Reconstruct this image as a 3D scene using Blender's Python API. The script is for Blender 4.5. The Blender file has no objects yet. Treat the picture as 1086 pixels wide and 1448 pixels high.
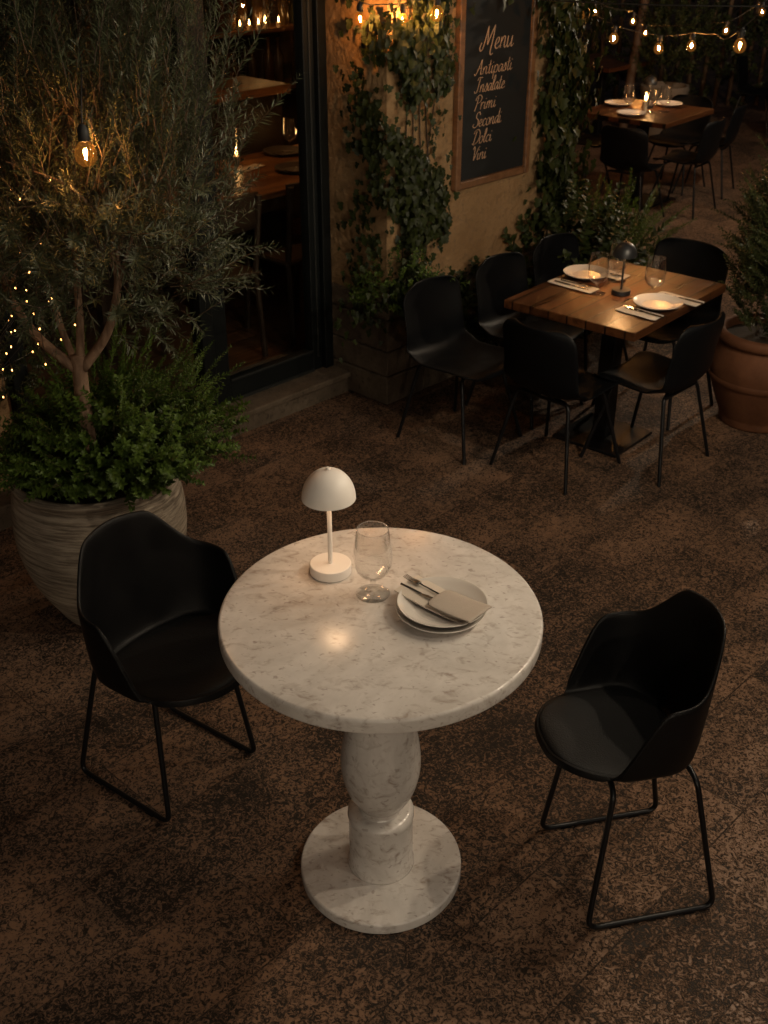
import bpy, math, random
import numpy as np
from mathutils import Vector, Matrix, Euler, noise as mnoise
random.seed(7); RNG = np.random.default_rng(11)
R = math.radians; PI = math.pi
scene = bpy.context.scene
C = scene.collection

# ------------------------------------------------------------------ materials
M = {}
def new_mat(name):
    m = bpy.data.materials.new(name); m.use_nodes = True
    nt = m.node_tree
    for n in list(nt.nodes): nt.nodes.remove(n)
    out = nt.nodes.new('ShaderNodeOutputMaterial')
    M[name] = m
    return m, nt, out
def nd(nt, typ, ins=None, **props):
    n = nt.nodes.new(typ)
    for k, v in props.items(): setattr(n, k, v)
    for k, v in (ins or {}).items():
        s = n.inputs[k]
        if isinstance(v, bpy.types.NodeSocket): nt.links.new(v, s)
        elif isinstance(v, (tuple, list)) and len(v) == 3 and s.type == 'RGBA': s.default_value = (*v, 1)
        else: s.default_value = v
    return n
def ramp(nt, fac, stops):
    n = nt.nodes.new('ShaderNodeValToRGB'); nt.links.new(fac, n.inputs[0])
    e = n.color_ramp.elements
    while len(e) < len(stops): e.new(.5)
    for i, (p, c) in enumerate(stops):
        e[i].position = p
        e[i].color = (c, c, c, 1) if isinstance(c, (int, float)) else (*c, 1)
    return n.outputs[0]
def mixc(nt, fac, a, b, bt='MIX'):
    n = nt.nodes.new('ShaderNodeMix'); n.data_type = 'RGBA'; n.blend_type = bt
    for s, v in ((n.inputs[0], fac), (n.inputs[6], a), (n.inputs[7], b)):
        if isinstance(v, bpy.types.NodeSocket): nt.links.new(v, s)
        elif isinstance(v, (tuple, list)): s.default_value = (*v, 1)
        else: s.default_value = v
    return n.outputs[2]
def math_n(nt, op, a, b=0.0):
    n = nt.nodes.new('ShaderNodeMath'); n.operation = op
    for s, v in ((n.inputs[0], a), (n.inputs[1], b)):
        if isinstance(v, bpy.types.NodeSocket): nt.links.new(v, s)
        else: s.default_value = v
    return n.outputs[0]
def bump(nt, h, strength=.3, dist=.01):
    return nd(nt, 'ShaderNodeBump', {'Height': h, 'Strength': strength, 'Distance': dist}).outputs[0]
def coords(nt, scale=(1,1,1), rot=(0,0,0), src='Object'):
    tc = nt.nodes.new('ShaderNodeTexCoord')
    return nd(nt, 'ShaderNodeMapping', {'Vector': tc.outputs[src], 'Scale': scale, 'Rotation': rot}).outputs[0]
def bsdf(nt, out, **ins):
    p = nd(nt, 'ShaderNodeBsdfPrincipled', {k.replace('_', ' '): v for k, v in ins.items()})
    nt.links.new(p.outputs[0], out.inputs[0]); return p

def plain(name, col, rough=.5, metal=0., var=.12, scale=12., bmp=.0, bscale=200., spec=.5, coat=0.):
    """a near uniform surface with slight mottling, roughness change and grain"""
    m, nt, out = new_mat(name)
    co = coords(nt)
    n1 = nd(nt, 'ShaderNodeTexNoise', {'Vector': co, 'Scale': scale, 'Detail': 6.})
    c = mixc(nt, n1.outputs[0], tuple(x*(1-var) for x in col), tuple(min(1, x*(1+var)) for x in col))
    r = ramp(nt, n1.outputs[0], [(.3, max(0, rough-.06)), (.7, min(1, rough+.06))])
    ins = dict(Base_Color=c, Roughness=r, Metallic=metal, Specular_IOR_Level=spec)
    p = bsdf(nt, out, **ins)
    if coat: p.inputs['Coat Weight'].default_value = coat; p.inputs['Coat Roughness'].default_value = .08
    if bmp:
        n2 = nd(nt, 'ShaderNodeTexNoise', {'Vector': co, 'Scale': bscale, 'Detail': 3.})
        nt.links.new(bump(nt, n2.outputs[0], bmp, .004), p.inputs['Normal'])
    return m

def emitter(name, col, strength):
    m, nt, out = new_mat(name)
    e = nd(nt, 'ShaderNodeEmission', {'Color': col, 'Strength': strength})
    nt.links.new(e.outputs[0], out.inputs[0]); return m

def thin_glass(name, tint=(1,1,1), rough=.02, ior=1.45, glow=None, boost=1.0):
    m, nt, out = new_mat(name)
    t = nd(nt, 'ShaderNodeBsdfTransparent', {'Color': tint})
    g = nd(nt, 'ShaderNodeBsdfGlossy', {'Color': (.95,.95,.95), 'Roughness': rough})
    geo = nt.nodes.new('ShaderNodeNewGeometry')
    f = nd(nt, 'ShaderNodeFresnel', {'IOR': math_n(nt, 'ADD', ior, math_n(nt, 'MULTIPLY', geo.outputs['Backfacing'], 1/ior-ior))})
    fac = math_n(nt, 'MINIMUM', math_n(nt, 'MULTIPLY', f.outputs[0], boost), .6)
    mx = nd(nt, 'ShaderNodeMixShader', {0: fac, 1: t.outputs[0], 2: g.outputs[0]})
    last = mx
    if glow:
        e = nd(nt, 'ShaderNodeEmission', {'Color': glow[0], 'Strength': glow[1]})
        last = nd(nt, 'ShaderNodeAddShader', {0: mx.outputs[0], 1: e.outputs[0]})
    nt.links.new(last.outputs[0], out.inputs[0]); return m

def leaf_mat(name, dark, light, rough=.5, trans=.25, spec=.35):
    m, nt, out = new_mat(name)
    geo = nt.nodes.new('ShaderNodeNewGeometry')
    co = coords(nt)
    n1 = nd(nt, 'ShaderNodeTexNoise', {'Vector': co, 'Scale': 7., 'Detail': 2.})
    f = math_n(nt, 'ADD', math_n(nt, 'MULTIPLY', geo.outputs['Random Per Island'], .6), math_n(nt, 'MULTIPLY', n1.outputs[0], .4))
    c = mixc(nt, f, dark, light)
    p = nd(nt, 'ShaderNodeBsdfPrincipled', {'Base Color': c, 'Roughness': rough, 'Specular IOR Level': spec})
    t = nd(nt, 'ShaderNodeBsdfTranslucent', {'Color': c})
    mx = nd(nt, 'ShaderNodeMixShader', {0: trans, 1: p.outputs[0], 2: t.outputs[0]})
    nt.links.new(mx.outputs[0], out.inputs[0]); return m

def floor_mat():
    m, nt, out = new_mat('stone_tile')
    co = coords(nt, rot=(0, 0, -R(46)))
    # slabs in running bond, each with its own tone
    br = nd(nt, 'ShaderNodeTexBrick', {'Vector': co, 'Color1': (0,0,0), 'Color2': (1,1,1), 'Mortar': (.5,.5,.5), 'Scale': 1., 'Mortar Size': .0026,
            'Mortar Smooth': .3, 'Bias': 0., 'Brick Width': .58, 'Row Height': .29}, offset=.5, offset_frequency=2)
    tone = br.outputs['Color']; mort = br.outputs['Fac']
    # per-slab shift of the pattern so that it does not run across the joints
    sh = nd(nt, 'ShaderNodeVectorMath', {0: co, 1: tone}, operation='ADD').outputs[0]
    big = nd(nt, 'ShaderNodeTexNoise', {'Vector': sh, 'Scale': 3.2, 'Detail': 4., 'Roughness': .6})
    mid = nd(nt, 'ShaderNodeTexNoise', {'Vector': sh, 'Scale': 58., 'Detail': 4., 'Roughness': .62, 'Distortion': 1.8})
    fine = nd(nt, 'ShaderNodeTexNoise', {'Vector': co, 'Scale': 120., 'Detail': 4., 'Roughness': .65, 'Distortion': 1.6})
    lev = math_n(nt, 'ADD', math_n(nt, 'MULTIPLY', math_n(nt, 'SUBTRACT', big.outputs[0], .52), .24), math_n(nt, 'MULTIPLY', math_n(nt, 'SUBTRACT', tone, .5), .065))
    a = math_n(nt, 'ADD', math_n(nt, 'ADD', math_n(nt, 'MULTIPLY', mid.outputs[0], .68), math_n(nt, 'MULTIPLY', fine.outputs[0], .32)), lev)
    pit = ramp(nt, a, [(.44, 0.), (.497, .42), (.555, 1.)])
    hue = nd(nt, 'ShaderNodeTexNoise', {'Vector': co, 'Scale': 1.1, 'Detail': 3.})
    top = mixc(nt, hue.outputs[0], (.24,.128,.073), (.31,.182,.110))
    top = mixc(nt, math_n(nt, 'MULTIPLY', tone, .35), top, (.195,.12,.08))
    c = mixc(nt, pit, (.0175,.0115,.0073), top)
    c = mixc(nt, ramp(nt, fine.outputs[0], [(.6, 0.), (.74, .35)]), c, (.36,.215,.125))
    c = mixc(nt, math_n(nt, 'MULTIPLY', mort, .6), c, (.016,.0105,.007))
    h = math_n(nt, 'SUBTRACT', pit, math_n(nt, 'MULTIPLY', mort, 1.3))
    bsdf(nt, out, Base_Color=c, Roughness=ramp(nt, pit, [(0., .7), (1., .46)]), Specular_IOR_Level=.4, Normal=bump(nt, h, .8, .004))
    return m

def marble_mat():
    m, nt, out = new_mat('marble')
    co = coords(nt)
    w1 = nd(nt, 'ShaderNodeTexNoise', {'Vector': co, 'Scale': 4.5, 'Detail': 5., 'Roughness': .6, 'Distortion': .8})
    base = mixc(nt, ramp(nt, w1.outputs[0], [(.35, 0.), (.7, 1.)]), (.59,.55,.515), (.79,.75,.715))
    # small stretched brown-grey flecks, denser in clumps
    cs = coords(nt, scale=(1., 1.6, 1.3), rot=(.3, .2, .5))
    fl = nd(nt, 'ShaderNodeTexNoise', {'Vector': cs, 'Scale': 27., 'Detail': 3.5, 'Roughness': .6, 'Distortion': .7})
    fa = math_n(nt, 'ADD', fl.outputs[0], math_n(nt, 'MULTIPLY', math_n(nt, 'SUBTRACT', w1.outputs[0], .5), -.16))
    k1 = ramp(nt, fa, [(.53, 0.), (.64, .36), (.73, .85)])
    c = mixc(nt, k1, base, (.33,.265,.225))
    f2 = nd(nt, 'ShaderNodeTexNoise', {'Vector': cs, 'Scale': 62., 'Detail': 1.5, 'Distortion': .5})
    k2 = ramp(nt, f2.outputs[0], [(.645, 0.), (.73, .5)])
    c = mixc(nt, k2, c, (.22,.16,.13))
    v = nd(nt, 'ShaderNodeTexNoise', {'Vector': co, 'Scale': 2.2, 'Detail': 7., 'Roughness': .62, 'Distortion': 2.2})
    k3 = ramp(nt, v.outputs[0], [(.40, 0.), (.5, .22), (.60, 0.)])
    c = mixc(nt, k3, c, (.40,.36,.33))
    r = ramp(nt, w1.outputs[0], [(.3, .17), (.7, .25)])
    bsdf(nt, out, Base_Color=c, Roughness=r, Specular_IOR_Level=.5)
    return m

def wood_mat(name, dark, light, rough=.35, scale=1.0, planks=None, axis=0):
    m, nt, out = new_mat(name)
    sc = (2.2*scale, 26*scale, 26*scale) if axis == 0 else (26*scale, 2.2*scale, 26*scale)
    co = coords(nt, scale=sc)
    n1 = nd(nt, 'ShaderNodeTexNoise', {'Vector': co, 'Scale': 1., 'Detail': 6., 'Roughness': .62, 'Distortion': .8})
    c = mixc(nt, ramp(nt, n1.outputs[0], [(.3, 0.), (.72, 1.)]), dark, light)
    nrm = n1.outputs[0]
    if planks:
        br = nd(nt, 'ShaderNodeTexBrick', {'Vector': coords(nt), 'Color1': (0,0,0), 'Color2': (1,1,1), 'Mortar': (.5,.5,.5), 'Scale': 1., 'Mortar Size': .0042,
                'Mortar Smooth': .2, 'Brick Width': planks[0], 'Row Height': planks[1]}, offset=.37)
        c = mixc(nt, math_n(nt, 'MULTIPLY', br.outputs['Color'], .45), c, tuple(x*.42 for x in dark))
        c = mixc(nt, br.outputs['Fac'], c, tuple(x*.12 for x in dark))
        nrm = math_n(nt, 'SUBTRACT', math_n(nt, 'MULTIPLY', n1.outputs[0], .35), br.outputs['Fac'])
    bsdf(nt, out, Base_Color=c, Roughness=ramp(nt, n1.outputs[0], [(.3, rough-.08), (.7, rough+.12)]), Normal=bump(nt, nrm, .25, .004))
    return m

def plaster_mat():
    m, nt, out = new_mat('plaster')
    co = coords(nt)
    n1 = nd(nt, 'ShaderNodeTexNoise', {'Vector': co, 'Scale': 2.4, 'Detail': 8., 'Roughness': .65})
    n2 = nd(nt, 'ShaderNodeTexNoise', {'Vector': co, 'Scale': 34., 'Detail': 5., 'Roughness': .6})
    n3 = nd(nt, 'ShaderNodeTexVoronoi', {'Vector': co, 'Scale': 5., 'Randomness': 1.}, feature='DISTANCE_TO_EDGE')
    c = mixc(nt, ramp(nt, n1.outputs[0], [(.3, 0.), (.7, 1.)]), (.24,.142,.066), (.39,.25,.128))
    c = mixc(nt, ramp(nt, n2.outputs[0], [(.54, 0.), (.68, .6)]), c, (.17,.115,.07))
    c = mixc(nt, ramp(nt, n3.outputs[0], [(0., .35), (.012, 0.)]), c, (.18,.135,.10))
    h = math_n(nt, 'ADD', n2.outputs[0], math_n(nt, 'MULTIPLY', n1.outputs[0], 2.2))
    bsdf(nt, out, Base_Color=c, Roughness=.9, Specular_IOR_Level=.2, Normal=bump(nt, h, .85, .02))
    return m

def stone_mat():
    m, nt, out = new_mat('block_stone')
    co = coords(nt)
    n1 = nd(nt, 'ShaderNodeTexNoise', {'Vector': co, 'Scale': 6., 'Detail': 8., 'Roughness': .7})
    n2 = nd(nt, 'ShaderNodeTexNoise', {'Vector': co, 'Scale': 40., 'Detail': 5., 'Roughness': .6, 'Distortion': 1.})
    c = mixc(nt, ramp(nt, n1.outputs[0], [(.3, 0.), (.7, 1.)]), (.065,.047,.032), (.155,.118,.083))
    c = mixc(nt, ramp(nt, n2.outputs[0], [(.55, 0.), (.68, .6)]), c, (.03,.023,.017))
    bsdf(nt, out, Base_Color=c, Roughness=.85, Specular_IOR_Level=.25, Normal=bump(nt, math_n(nt, 'ADD', n1.outputs[0], n2.outputs[0]), .5, .01))
    return m

def pot_mat():
    m, nt, out = new_mat('ribbed_clay')
    co = coords(nt, scale=(7., 7., 95.), rot=(.03, .02, 0))
    n1 = nd(nt, 'ShaderNodeTexNoise', {'Vector': co, 'Scale': 1., 'Detail': 6., 'Roughness': .66, 'Distortion': .3})
    n2 = nd(nt, 'ShaderNodeTexNoise', {'Vector': coords(nt), 'Scale': 30., 'Detail': 5.})
    n3 = nd(nt, 'ShaderNodeTexNoise', {'Vector': coords(nt), 'Scale': 3., 'Detail': 5.})
    c = mixc(nt, ramp(nt, n1.outputs[0], [(.38, 0.), (.6, 1.)]), (.17,.135,.10), (.45,.375,.29))
    c = mixc(nt, ramp(nt, n3.outputs[0], [(.5, 0.), (.72, .5)]), c, (.20,.16,.12))
    h = math_n(nt, 'ADD', n1.outputs[0], math_n(nt, 'MULTIPLY', n2.outputs[0], .3))
    bsdf(nt, out, Base_Color=c, Roughness=.85, Specular_IOR_Level=.25, Normal=bump(nt, h, 1., .014))
    return m

def terra_mat():
    m, nt, out = new_mat('terracotta')
    co = coords(nt)
    n1 = nd(nt, 'ShaderNodeTexNoise', {'Vector': co, 'Scale': 5., 'Detail': 7., 'Roughness': .65})
    n2 = nd(nt, 'ShaderNodeTexNoise', {'Vector': co, 'Scale': 50., 'Detail': 4.})
    c = mixc(nt, ramp(nt, n1.outputs[0], [(.3, 0.), (.7, 1.)]), (.070,.025,.010), (.155,.062,.028))
    c = mixc(nt, ramp(nt, n2.outputs[0], [(.62, 0.), (.72, .5)]), c, (.10,.05,.03))
    bsdf(nt, out, Base_Color=c, Roughness=.75, Specular_IOR_Level=.3, Normal=bump(nt, n2.outputs[0], .3, .004))
    return m

def bark_mat():
    m, nt, out = new_mat('bark')
    co = coords(nt, scale=(9, 9, 3.2))
    n1 = nd(nt, 'ShaderNodeTexNoise', {'Vector': co, 'Scale': 3., 'Detail': 7., 'Roughness': .65, 'Distortion': .6})
    c = mixc(nt, ramp(nt, n1.outputs[0], [(.35, 0.), (.65, 1.)]), (.10,.058,.036), (.27,.175,.115))
    bsdf(nt, out, Base_Color=c, Roughness=.8, Specular_IOR_Level=.25, Normal=bump(nt, n1.outputs[0], .6, .01))
    return m

def fabric_mat(name, col, scale=700., bmp=.4, rough=.9, sheen=.0):
    m, nt, out = new_mat(name)
    co = coords(nt)
    a = nd(nt, 'ShaderNodeTexNoise', {'Vector': co, 'Scale': scale, 'Detail': 2.})
    b = nd(nt, 'ShaderNodeTexNoise', {'Vector': co, 'Scale': 14., 'Detail': 4.})
    f = math_n(nt, 'ADD', math_n(nt, 'MULTIPLY', a.outputs[0], .7), math_n(nt, 'MULTIPLY', b.outputs[0], .3))
    c = mixc(nt, f, tuple(x*.65 for x in col), tuple(min(1, x*1.35) for x in col))
    p = bsdf(nt, out, Base_Color=c, Roughness=rough, Specular_IOR_Level=.3, Normal=bump(nt, a.outputs[0], bmp, .002))
    p.inputs['Sheen Weight'].default_value = sheen
    return m

floor_mat(); marble_mat(); plaster_mat(); stone_mat(); pot_mat(); terra_mat(); bark_mat()
wood_mat('table_wood', (.030,.010,.0038), (.155,.056,.019), rough=.34, planks=(.40, .092), axis=0)
wood_mat('indoor_wood', (.10,.04,.015), (.36,.17,.065), rough=.35, axis=0)
wood_mat('frame_wood', (.09,.04,.017), (.22,.11,.05), rough=.5, axis=2)
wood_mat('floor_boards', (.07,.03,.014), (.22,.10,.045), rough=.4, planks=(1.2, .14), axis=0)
plain('black_plastic', (.003,.003,.0033), rough=.46, bmp=.25, bscale=420., spec=.22)
plain('black_shell', (.0032,.0036,.0044), rough=.48, bmp=.12, bscale=500., spec=.16)
fabric_mat('seat_fabric', (.0042,.0043,.0047), scale=260., bmp=.6, rough=.60)
plain('black_metal', (.008,.008,.009), rough=.38, metal=.3, spec=.45)
plain('lamp_white', (.84,.79,.74), rough=.4, var=.03)
plain('lamp_black', (.018,.018,.019), rough=.38, var=.06)
plain('ceramic', (.66,.62,.575), rough=.16, var=.03)
plain('dark_ceramic', (.10,.085,.07), rough=.3, var=.1)
plain('steel', (.50,.46,.41), rough=.24, metal=1., var=.04)
fabric_mat('linen', (.47,.405,.345), scale=900., bmp=.35)
fabric_mat('linen_pale', (.62,.55,.47), scale=900., bmp=.3)
plain('slate', (.011,.013,.014), rough=.75, var=.35, scale=5., spec=.25)
plain('chalk', (.47,.31,.20), rough=.95, var=.25, scale=60., spec=.1)
plain('door_metal', (.006,.0078,.008), rough=.45, var=.15, spec=.3)
plain('door_trim', (.020,.022,.021), rough=.4, var=.15, spec=.5)
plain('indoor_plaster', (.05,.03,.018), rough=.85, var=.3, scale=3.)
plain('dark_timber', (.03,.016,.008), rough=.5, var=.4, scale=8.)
plain('soil', (.02,.014,.009), rough=.95, var=.5, scale=40., bmp=.6, bscale=60.)
plain('cable_rubber', (.008,.008,.008), rough=.6)
plain('grey_planter', (.20,.165,.13), rough=.8, var=.3, scale=6., bmp=.3, bscale=50.)
plain('pole_timber', (.075,.04,.02), rough=.7, var=.3, scale=9.)
plain('wax', (.55,.42,.28), rough=.5)
plain('twig', (.05,.033,.020), rough=.8, var=.3)
plain('green_stem', (.06,.055,.02), rough=.8, var=.3)
thin_glass('clear_glass', (.99,.99,.985), .04, 1.5, boost=1.9)
thin_glass('window_glass', (.92,.93,.92), .01, 1.35, boost=.6)
thin_glass('bulb_glass', (1.,.86,.62), .03, 1.45, glow=((1.,.36,.06), .06))
emitter('filament', (1.,.46,.15), 2000.)
emitter('filament_fill', (1.,.95,.95), 1850.)  # neutral emission for the added out-of-frame fill bulbs
emitter('fairy_lamp', (1.,.44,.11), 11.)
emitter('lamp_disc', (1.,.62,.34), 40.)
emitter('lamp_disc_amber', (1.,.52,.20), 300.)
emitter('flame', (1.,.50,.16), 42.)
m, nt, out = new_mat('bottle_glass')
bsdf(nt, out, Base_Color=mixc(nt, nd(nt, 'ShaderNodeObjectInfo').outputs['Random'], (.020,.028,.012), (.10,.045,.016)), Roughness=.12, Specular_IOR_Level=.6)
leaf_mat('olive_leaf', (.024,.030,.014), (.088,.102,.052), rough=.45, trans=.2, spec=.45)
leaf_mat('herb_leaf', (.022,.047,.006), (.125,.20,.032), rough=.5, trans=.3)
leaf_mat('ivy_leaf', (.008,.012,.003), (.038,.050,.012), rough=.5, trans=.2, spec=.25)
leaf_mat('bush_leaf', (.012,.020,.005), (.050,.068,.018), rough=.5, trans=.22, spec=.25)
leaf_mat('hedge_leaf', (.018,.026,.009), (.06,.072,.022), rough=.5, trans=.2)
leaf_mat('boxwood_leaf', (.014,.021,.007), (.055,.068,.022), rough=.45, trans=.22)

# ------------------------------------------------------------------ mesh helpers
class MB:
    def __init__(s): s.v = []; s.f = []
    def add(s, vs, fs):
        o = len(s.v); s.v += [tuple(v) for v in vs]; s.f += [tuple(i+o for i in f) for f in fs]; return s
    def box(s, c, d, rz=0, ch=0):
        """box with optional chamfered vertical and horizontal edges"""
        x, y, z = d[0]/2, d[1]/2, d[2]/2
        ca, sa = math.cos(rz), math.sin(rz)
        if not ch:
            P = [(-x,-y,-z),(x,-y,-z),(x,y,-z),(-x,y,-z),(-x,-y,z),(x,-y,z),(x,y,z),(-x,y,z)]
            F = [(0,3,2,1),(4,5,6,7),(0,1,5,4),(1,2,6,5),(2,3,7,6),(3,0,4,7)]
        else:
            rings = []
            for (zz, i) in ((-z, ch), (-z+ch, 0), (z-ch, 0), (z, ch)):
                X, Y = x-i, y-i; k = ch*.8
                rings.append([(-X+k,-Y,zz),(X-k,-Y,zz),(X,-Y+k,zz),(X,Y-k,zz),(X-k,Y,zz),(-X+k,Y,zz),(-X,Y-k,zz),(-X,-Y+k,zz)])
            P = sum(rings, []); F = []
            for r in range(3):
                for i in range(8):
                    j = (i+1) % 8; F.append((r*8+i, r*8+j, r*8+8+j, r*8+8+i))
            F.append(tuple(range(7, -1, -1))); F.append(tuple(24+i for i in range(8)))
        return s.add([(c[0]+p[0]*ca-p[1]*sa, c[1]+p[0]*sa+p[1]*ca, c[2]+p[2]) for p in P], F)
    def lathe(s, prof, seg=48, c=(0,0,0), cap=True):
        V = []; F = []; n = len(prof)
        for (r, z) in prof:
            for i in range(seg):
                a = 2*PI*i/seg; V.append((c[0]+r*math.cos(a), c[1]+r*math.sin(a), c[2]+z))
        for k in range(n-1):
            for i in range(seg):
                j = (i+1) % seg; F.append((k*seg+i, k*seg+j, (k+1)*seg+j, (k+1)*seg+i))
        if cap:
            F.append(tuple(range(seg-1, -1, -1))); F.append(tuple((n-1)*seg+i for i in range(seg)))
        return s.add(V, F)
    def tube(s, pts, rad, seg=8, cap=True):
        pts = [Vector(p) for p in pts]; n = len(pts)
        if not hasattr(rad, '__len__'): rad = [rad]*n
        V = []; F = []; up = None
        for i, p in enumerate(pts):
            t = (pts[min(i+1, n-1)]-pts[max(i-1, 0)]).normalized()
            if up is None:
                up = t.orthogonal().normalized()
            up = (up-t*up.dot(t)).normalized() if (up-t*up.dot(t)).length > 1e-6 else t.orthogonal().normalized()
            b = t.cross(up)
            for k in range(seg):
                a = 2*PI*k/seg; V.append(p+(up*math.cos(a)+b*math.sin(a))*rad[i])
        for i in range(n-1):
            for k in range(seg):
                j = (k+1) % seg; F.append((i*seg+k, i*seg+j, (i+1)*seg+j, (i+1)*seg+k))
        if cap: F.append(tuple(range(seg-1, -1, -1))); F.append(tuple((n-1)*seg+k for k in range(seg)))
        return s.add(V, F)
    def grid(s, rows, close=False):
        V = sum(rows, []); w = len(rows[0]); F = []
        for i in range(len(rows)-1):
            for j in range(w if close else w-1):
                k = (j+1) % w; F.append((i*w+j, i*w+k, (i+1)*w+k, (i+1)*w+j))
        return s.add(V, F)
    def build(s, name, mat, parent=None, smooth=True, loc=(0,0,0), mods=(), angle=40):
        me = bpy.data.meshes.new(name); me.from_pydata(s.v, [], s.f); me.update()
        return link(name, me, mat, parent, smooth, loc, mods, angle)

def link(name, me, mat, parent=None, smooth=True, loc=(0,0,0), mods=(), angle=40):
    me.materials.append(M[mat] if isinstance(mat, str) else mat)
    if smooth:
        me.polygons.foreach_set('use_smooth', [True]*len(me.polygons))
        if angle: me.set_sharp_from_angle(angle=R(angle))
    o = bpy.data.objects.new(name, me); C.objects.link(o); o.location = loc
    if parent: o.parent = parent
    for md in mods:
        q = o.modifiers.new(md[0], md[0])
        for k, v in md[1].items(): setattr(q, k, v)
    return o

def tag(o, label=None, cat=None, group=None, kind=None):
    if label: o['label'] = label
    if cat: o['category'] = cat
    if group: o['group'] = group
    if kind: o['kind'] = kind
    return o
def thing(name, label, cat, loc=(0,0,0), rz=0., group=None):
    o = bpy.data.objects.new(name, None); C.objects.link(o)
    o.empty_display_size = .05; o.location = loc; o.rotation_euler = (0, 0, rz)
    return tag(o, label, cat, group)
def kids(o): return [c for c in bpy.data.objects if c.parent == o]
def dup(root, loc, rz=0., label=None, group=None):
    r = root.copy(); C.objects.link(r); r.location = loc; r.rotation_euler = (0, 0, rz)
    if label: r['label'] = label
    if group: r['group'] = group
    for ch in kids(root):
        c = ch.copy(); C.objects.link(c); c.parent = r
        for g in kids(ch):
            d = g.copy(); C.objects.link(d); d.parent = c
    return r
def fillet(pts, r, n=5):
    """round the inner corners of a polyline"""
    P = [Vector(p) for p in pts]; out = [P[0]]
    for i in range(1, len(P)-1):
        a, b, c = P[i-1], P[i], P[i+1]
        d1 = (a-b); d2 = (c-b); q = min(r, d1.length*.45, d2.length*.45)
        s0 = b+d1.normalized()*q; s1 = b+d2.normalized()*q
        for k in range(n+1):
            t = k/n; out.append(s0*(1-t)**2+b*2*t*(1-t)+s1*t*t)
    out.append(P[-1]); return out
def spline(pts, n=8):
    P = [Vector(p) for p in pts]; P = [P[0]*2-P[1]]+P+[P[-1]*2-P[-2]]; out = []
    for i in range(1, len(P)-2):
        for k in range(n):
            t = k/n; a, b, c, d = P[i-1], P[i], P[i+1], P[i+2]
            out.append(.5*((2*b)+(c-a)*t+(2*a-5*b+4*c-d)*t*t+(3*b-a-3*c+d)*t**3))
    out.append(P[-2]); return out
def sstep(x, a, b):
    t = min(1., max(0., (x-a)/(b-a))); return t*t*(3-2*t)

# leaf templates: (along, across, fold) vertices and faces
NEEDLE = (np.array([(0,0,0),(.45,.5,.12),(1,0,-.08),(.45,-.5,.12),(.5,0,0)]), [(0,4,1),(1,4,2),(0,3,4),(4,3,2)])
OVAL = (np.array([(0,0,0),(.28,.42,.16),(.62,.40,.14),(1,0,-.16),(.62,-.40,.14),(.28,-.42,.16),(.3,0,0),(.65,0,-.02)]),
        [(0,6,1),(1,6,7,2),(2,7,3),(0,5,6),(6,5,4,7),(7,4,3)])
IVY = (np.array([(0,0,0),(-.10,.30,.06),(.12,.52,.10),(.34,.30,.06),(.58,.40,.08),(1,0,-.14),(.58,-.40,.08),(.34,-.30,.06),(.12,-.52,.10),(-.10,-.30,.06),(.35,0,-.01)]),
       [(0,10,1),(1,10,2),(2,10,3),(3,10,4),(4,10,5),(5,10,6),(6,10,7),(7,10,8),(8,10,9),(9,10,0)])
def leaves_mesh(name, tpl, pos, along, normal, length, width):
    """many small leaves as one mesh"""
    T, F = tpl
    pos, along, normal = (np.asarray(a, float) for a in (pos, along, normal))
    n = len(pos); length = np.asarray(length, float); width = np.asarray(width, float)
    along /= np.linalg.norm(along, axis=1, keepdims=True)+1e-9
    side = np.cross(normal, along); side /= np.linalg.norm(side, axis=1, keepdims=True)+1e-9
    nr = np.cross(along, side)
    V = (pos[:, None, :]+T[None, :, 0, None]*(along*length[:, None])[:, None, :]
         +T[None, :, 1, None]*(side*width[:, None])[:, None, :]+T[None, :, 2, None]*(nr*width[:, None])[:, None, :])
    nv = len(T); V = V.reshape(-1, 3)
    flat = np.concatenate([np.array(f) for f in F]); tot = np.array([len(f) for f in F])
    loops = (flat[None, :]+(np.arange(n)*nv)[:, None]).ravel()
    totals = np.tile(tot, n); starts = np.concatenate([[0], np.cumsum(totals)[:-1]])
    me = bpy.data.meshes.new(name)
    me.vertices.add(len(V)); me.vertices.foreach_set('co', V.ravel())
    me.loops.add(len(loops)); me.loops.foreach_set('vertex_index', loops.astype(np.int32))
    me.polygons.add(len(totals)); me.polygons.foreach_set('loop_start', starts.astype(np.int32))
    me.polygons.foreach_set('loop_total', totals.astype(np.int32))
    me.update(calc_edges=True); me.validate()
    return me
def rnd(a, b): return random.uniform(a, b)
def rdir(): 
    v = Vector((random.gauss(0,1), random.gauss(0,1), random.gauss(0,1))); return v.normalized()

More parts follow.
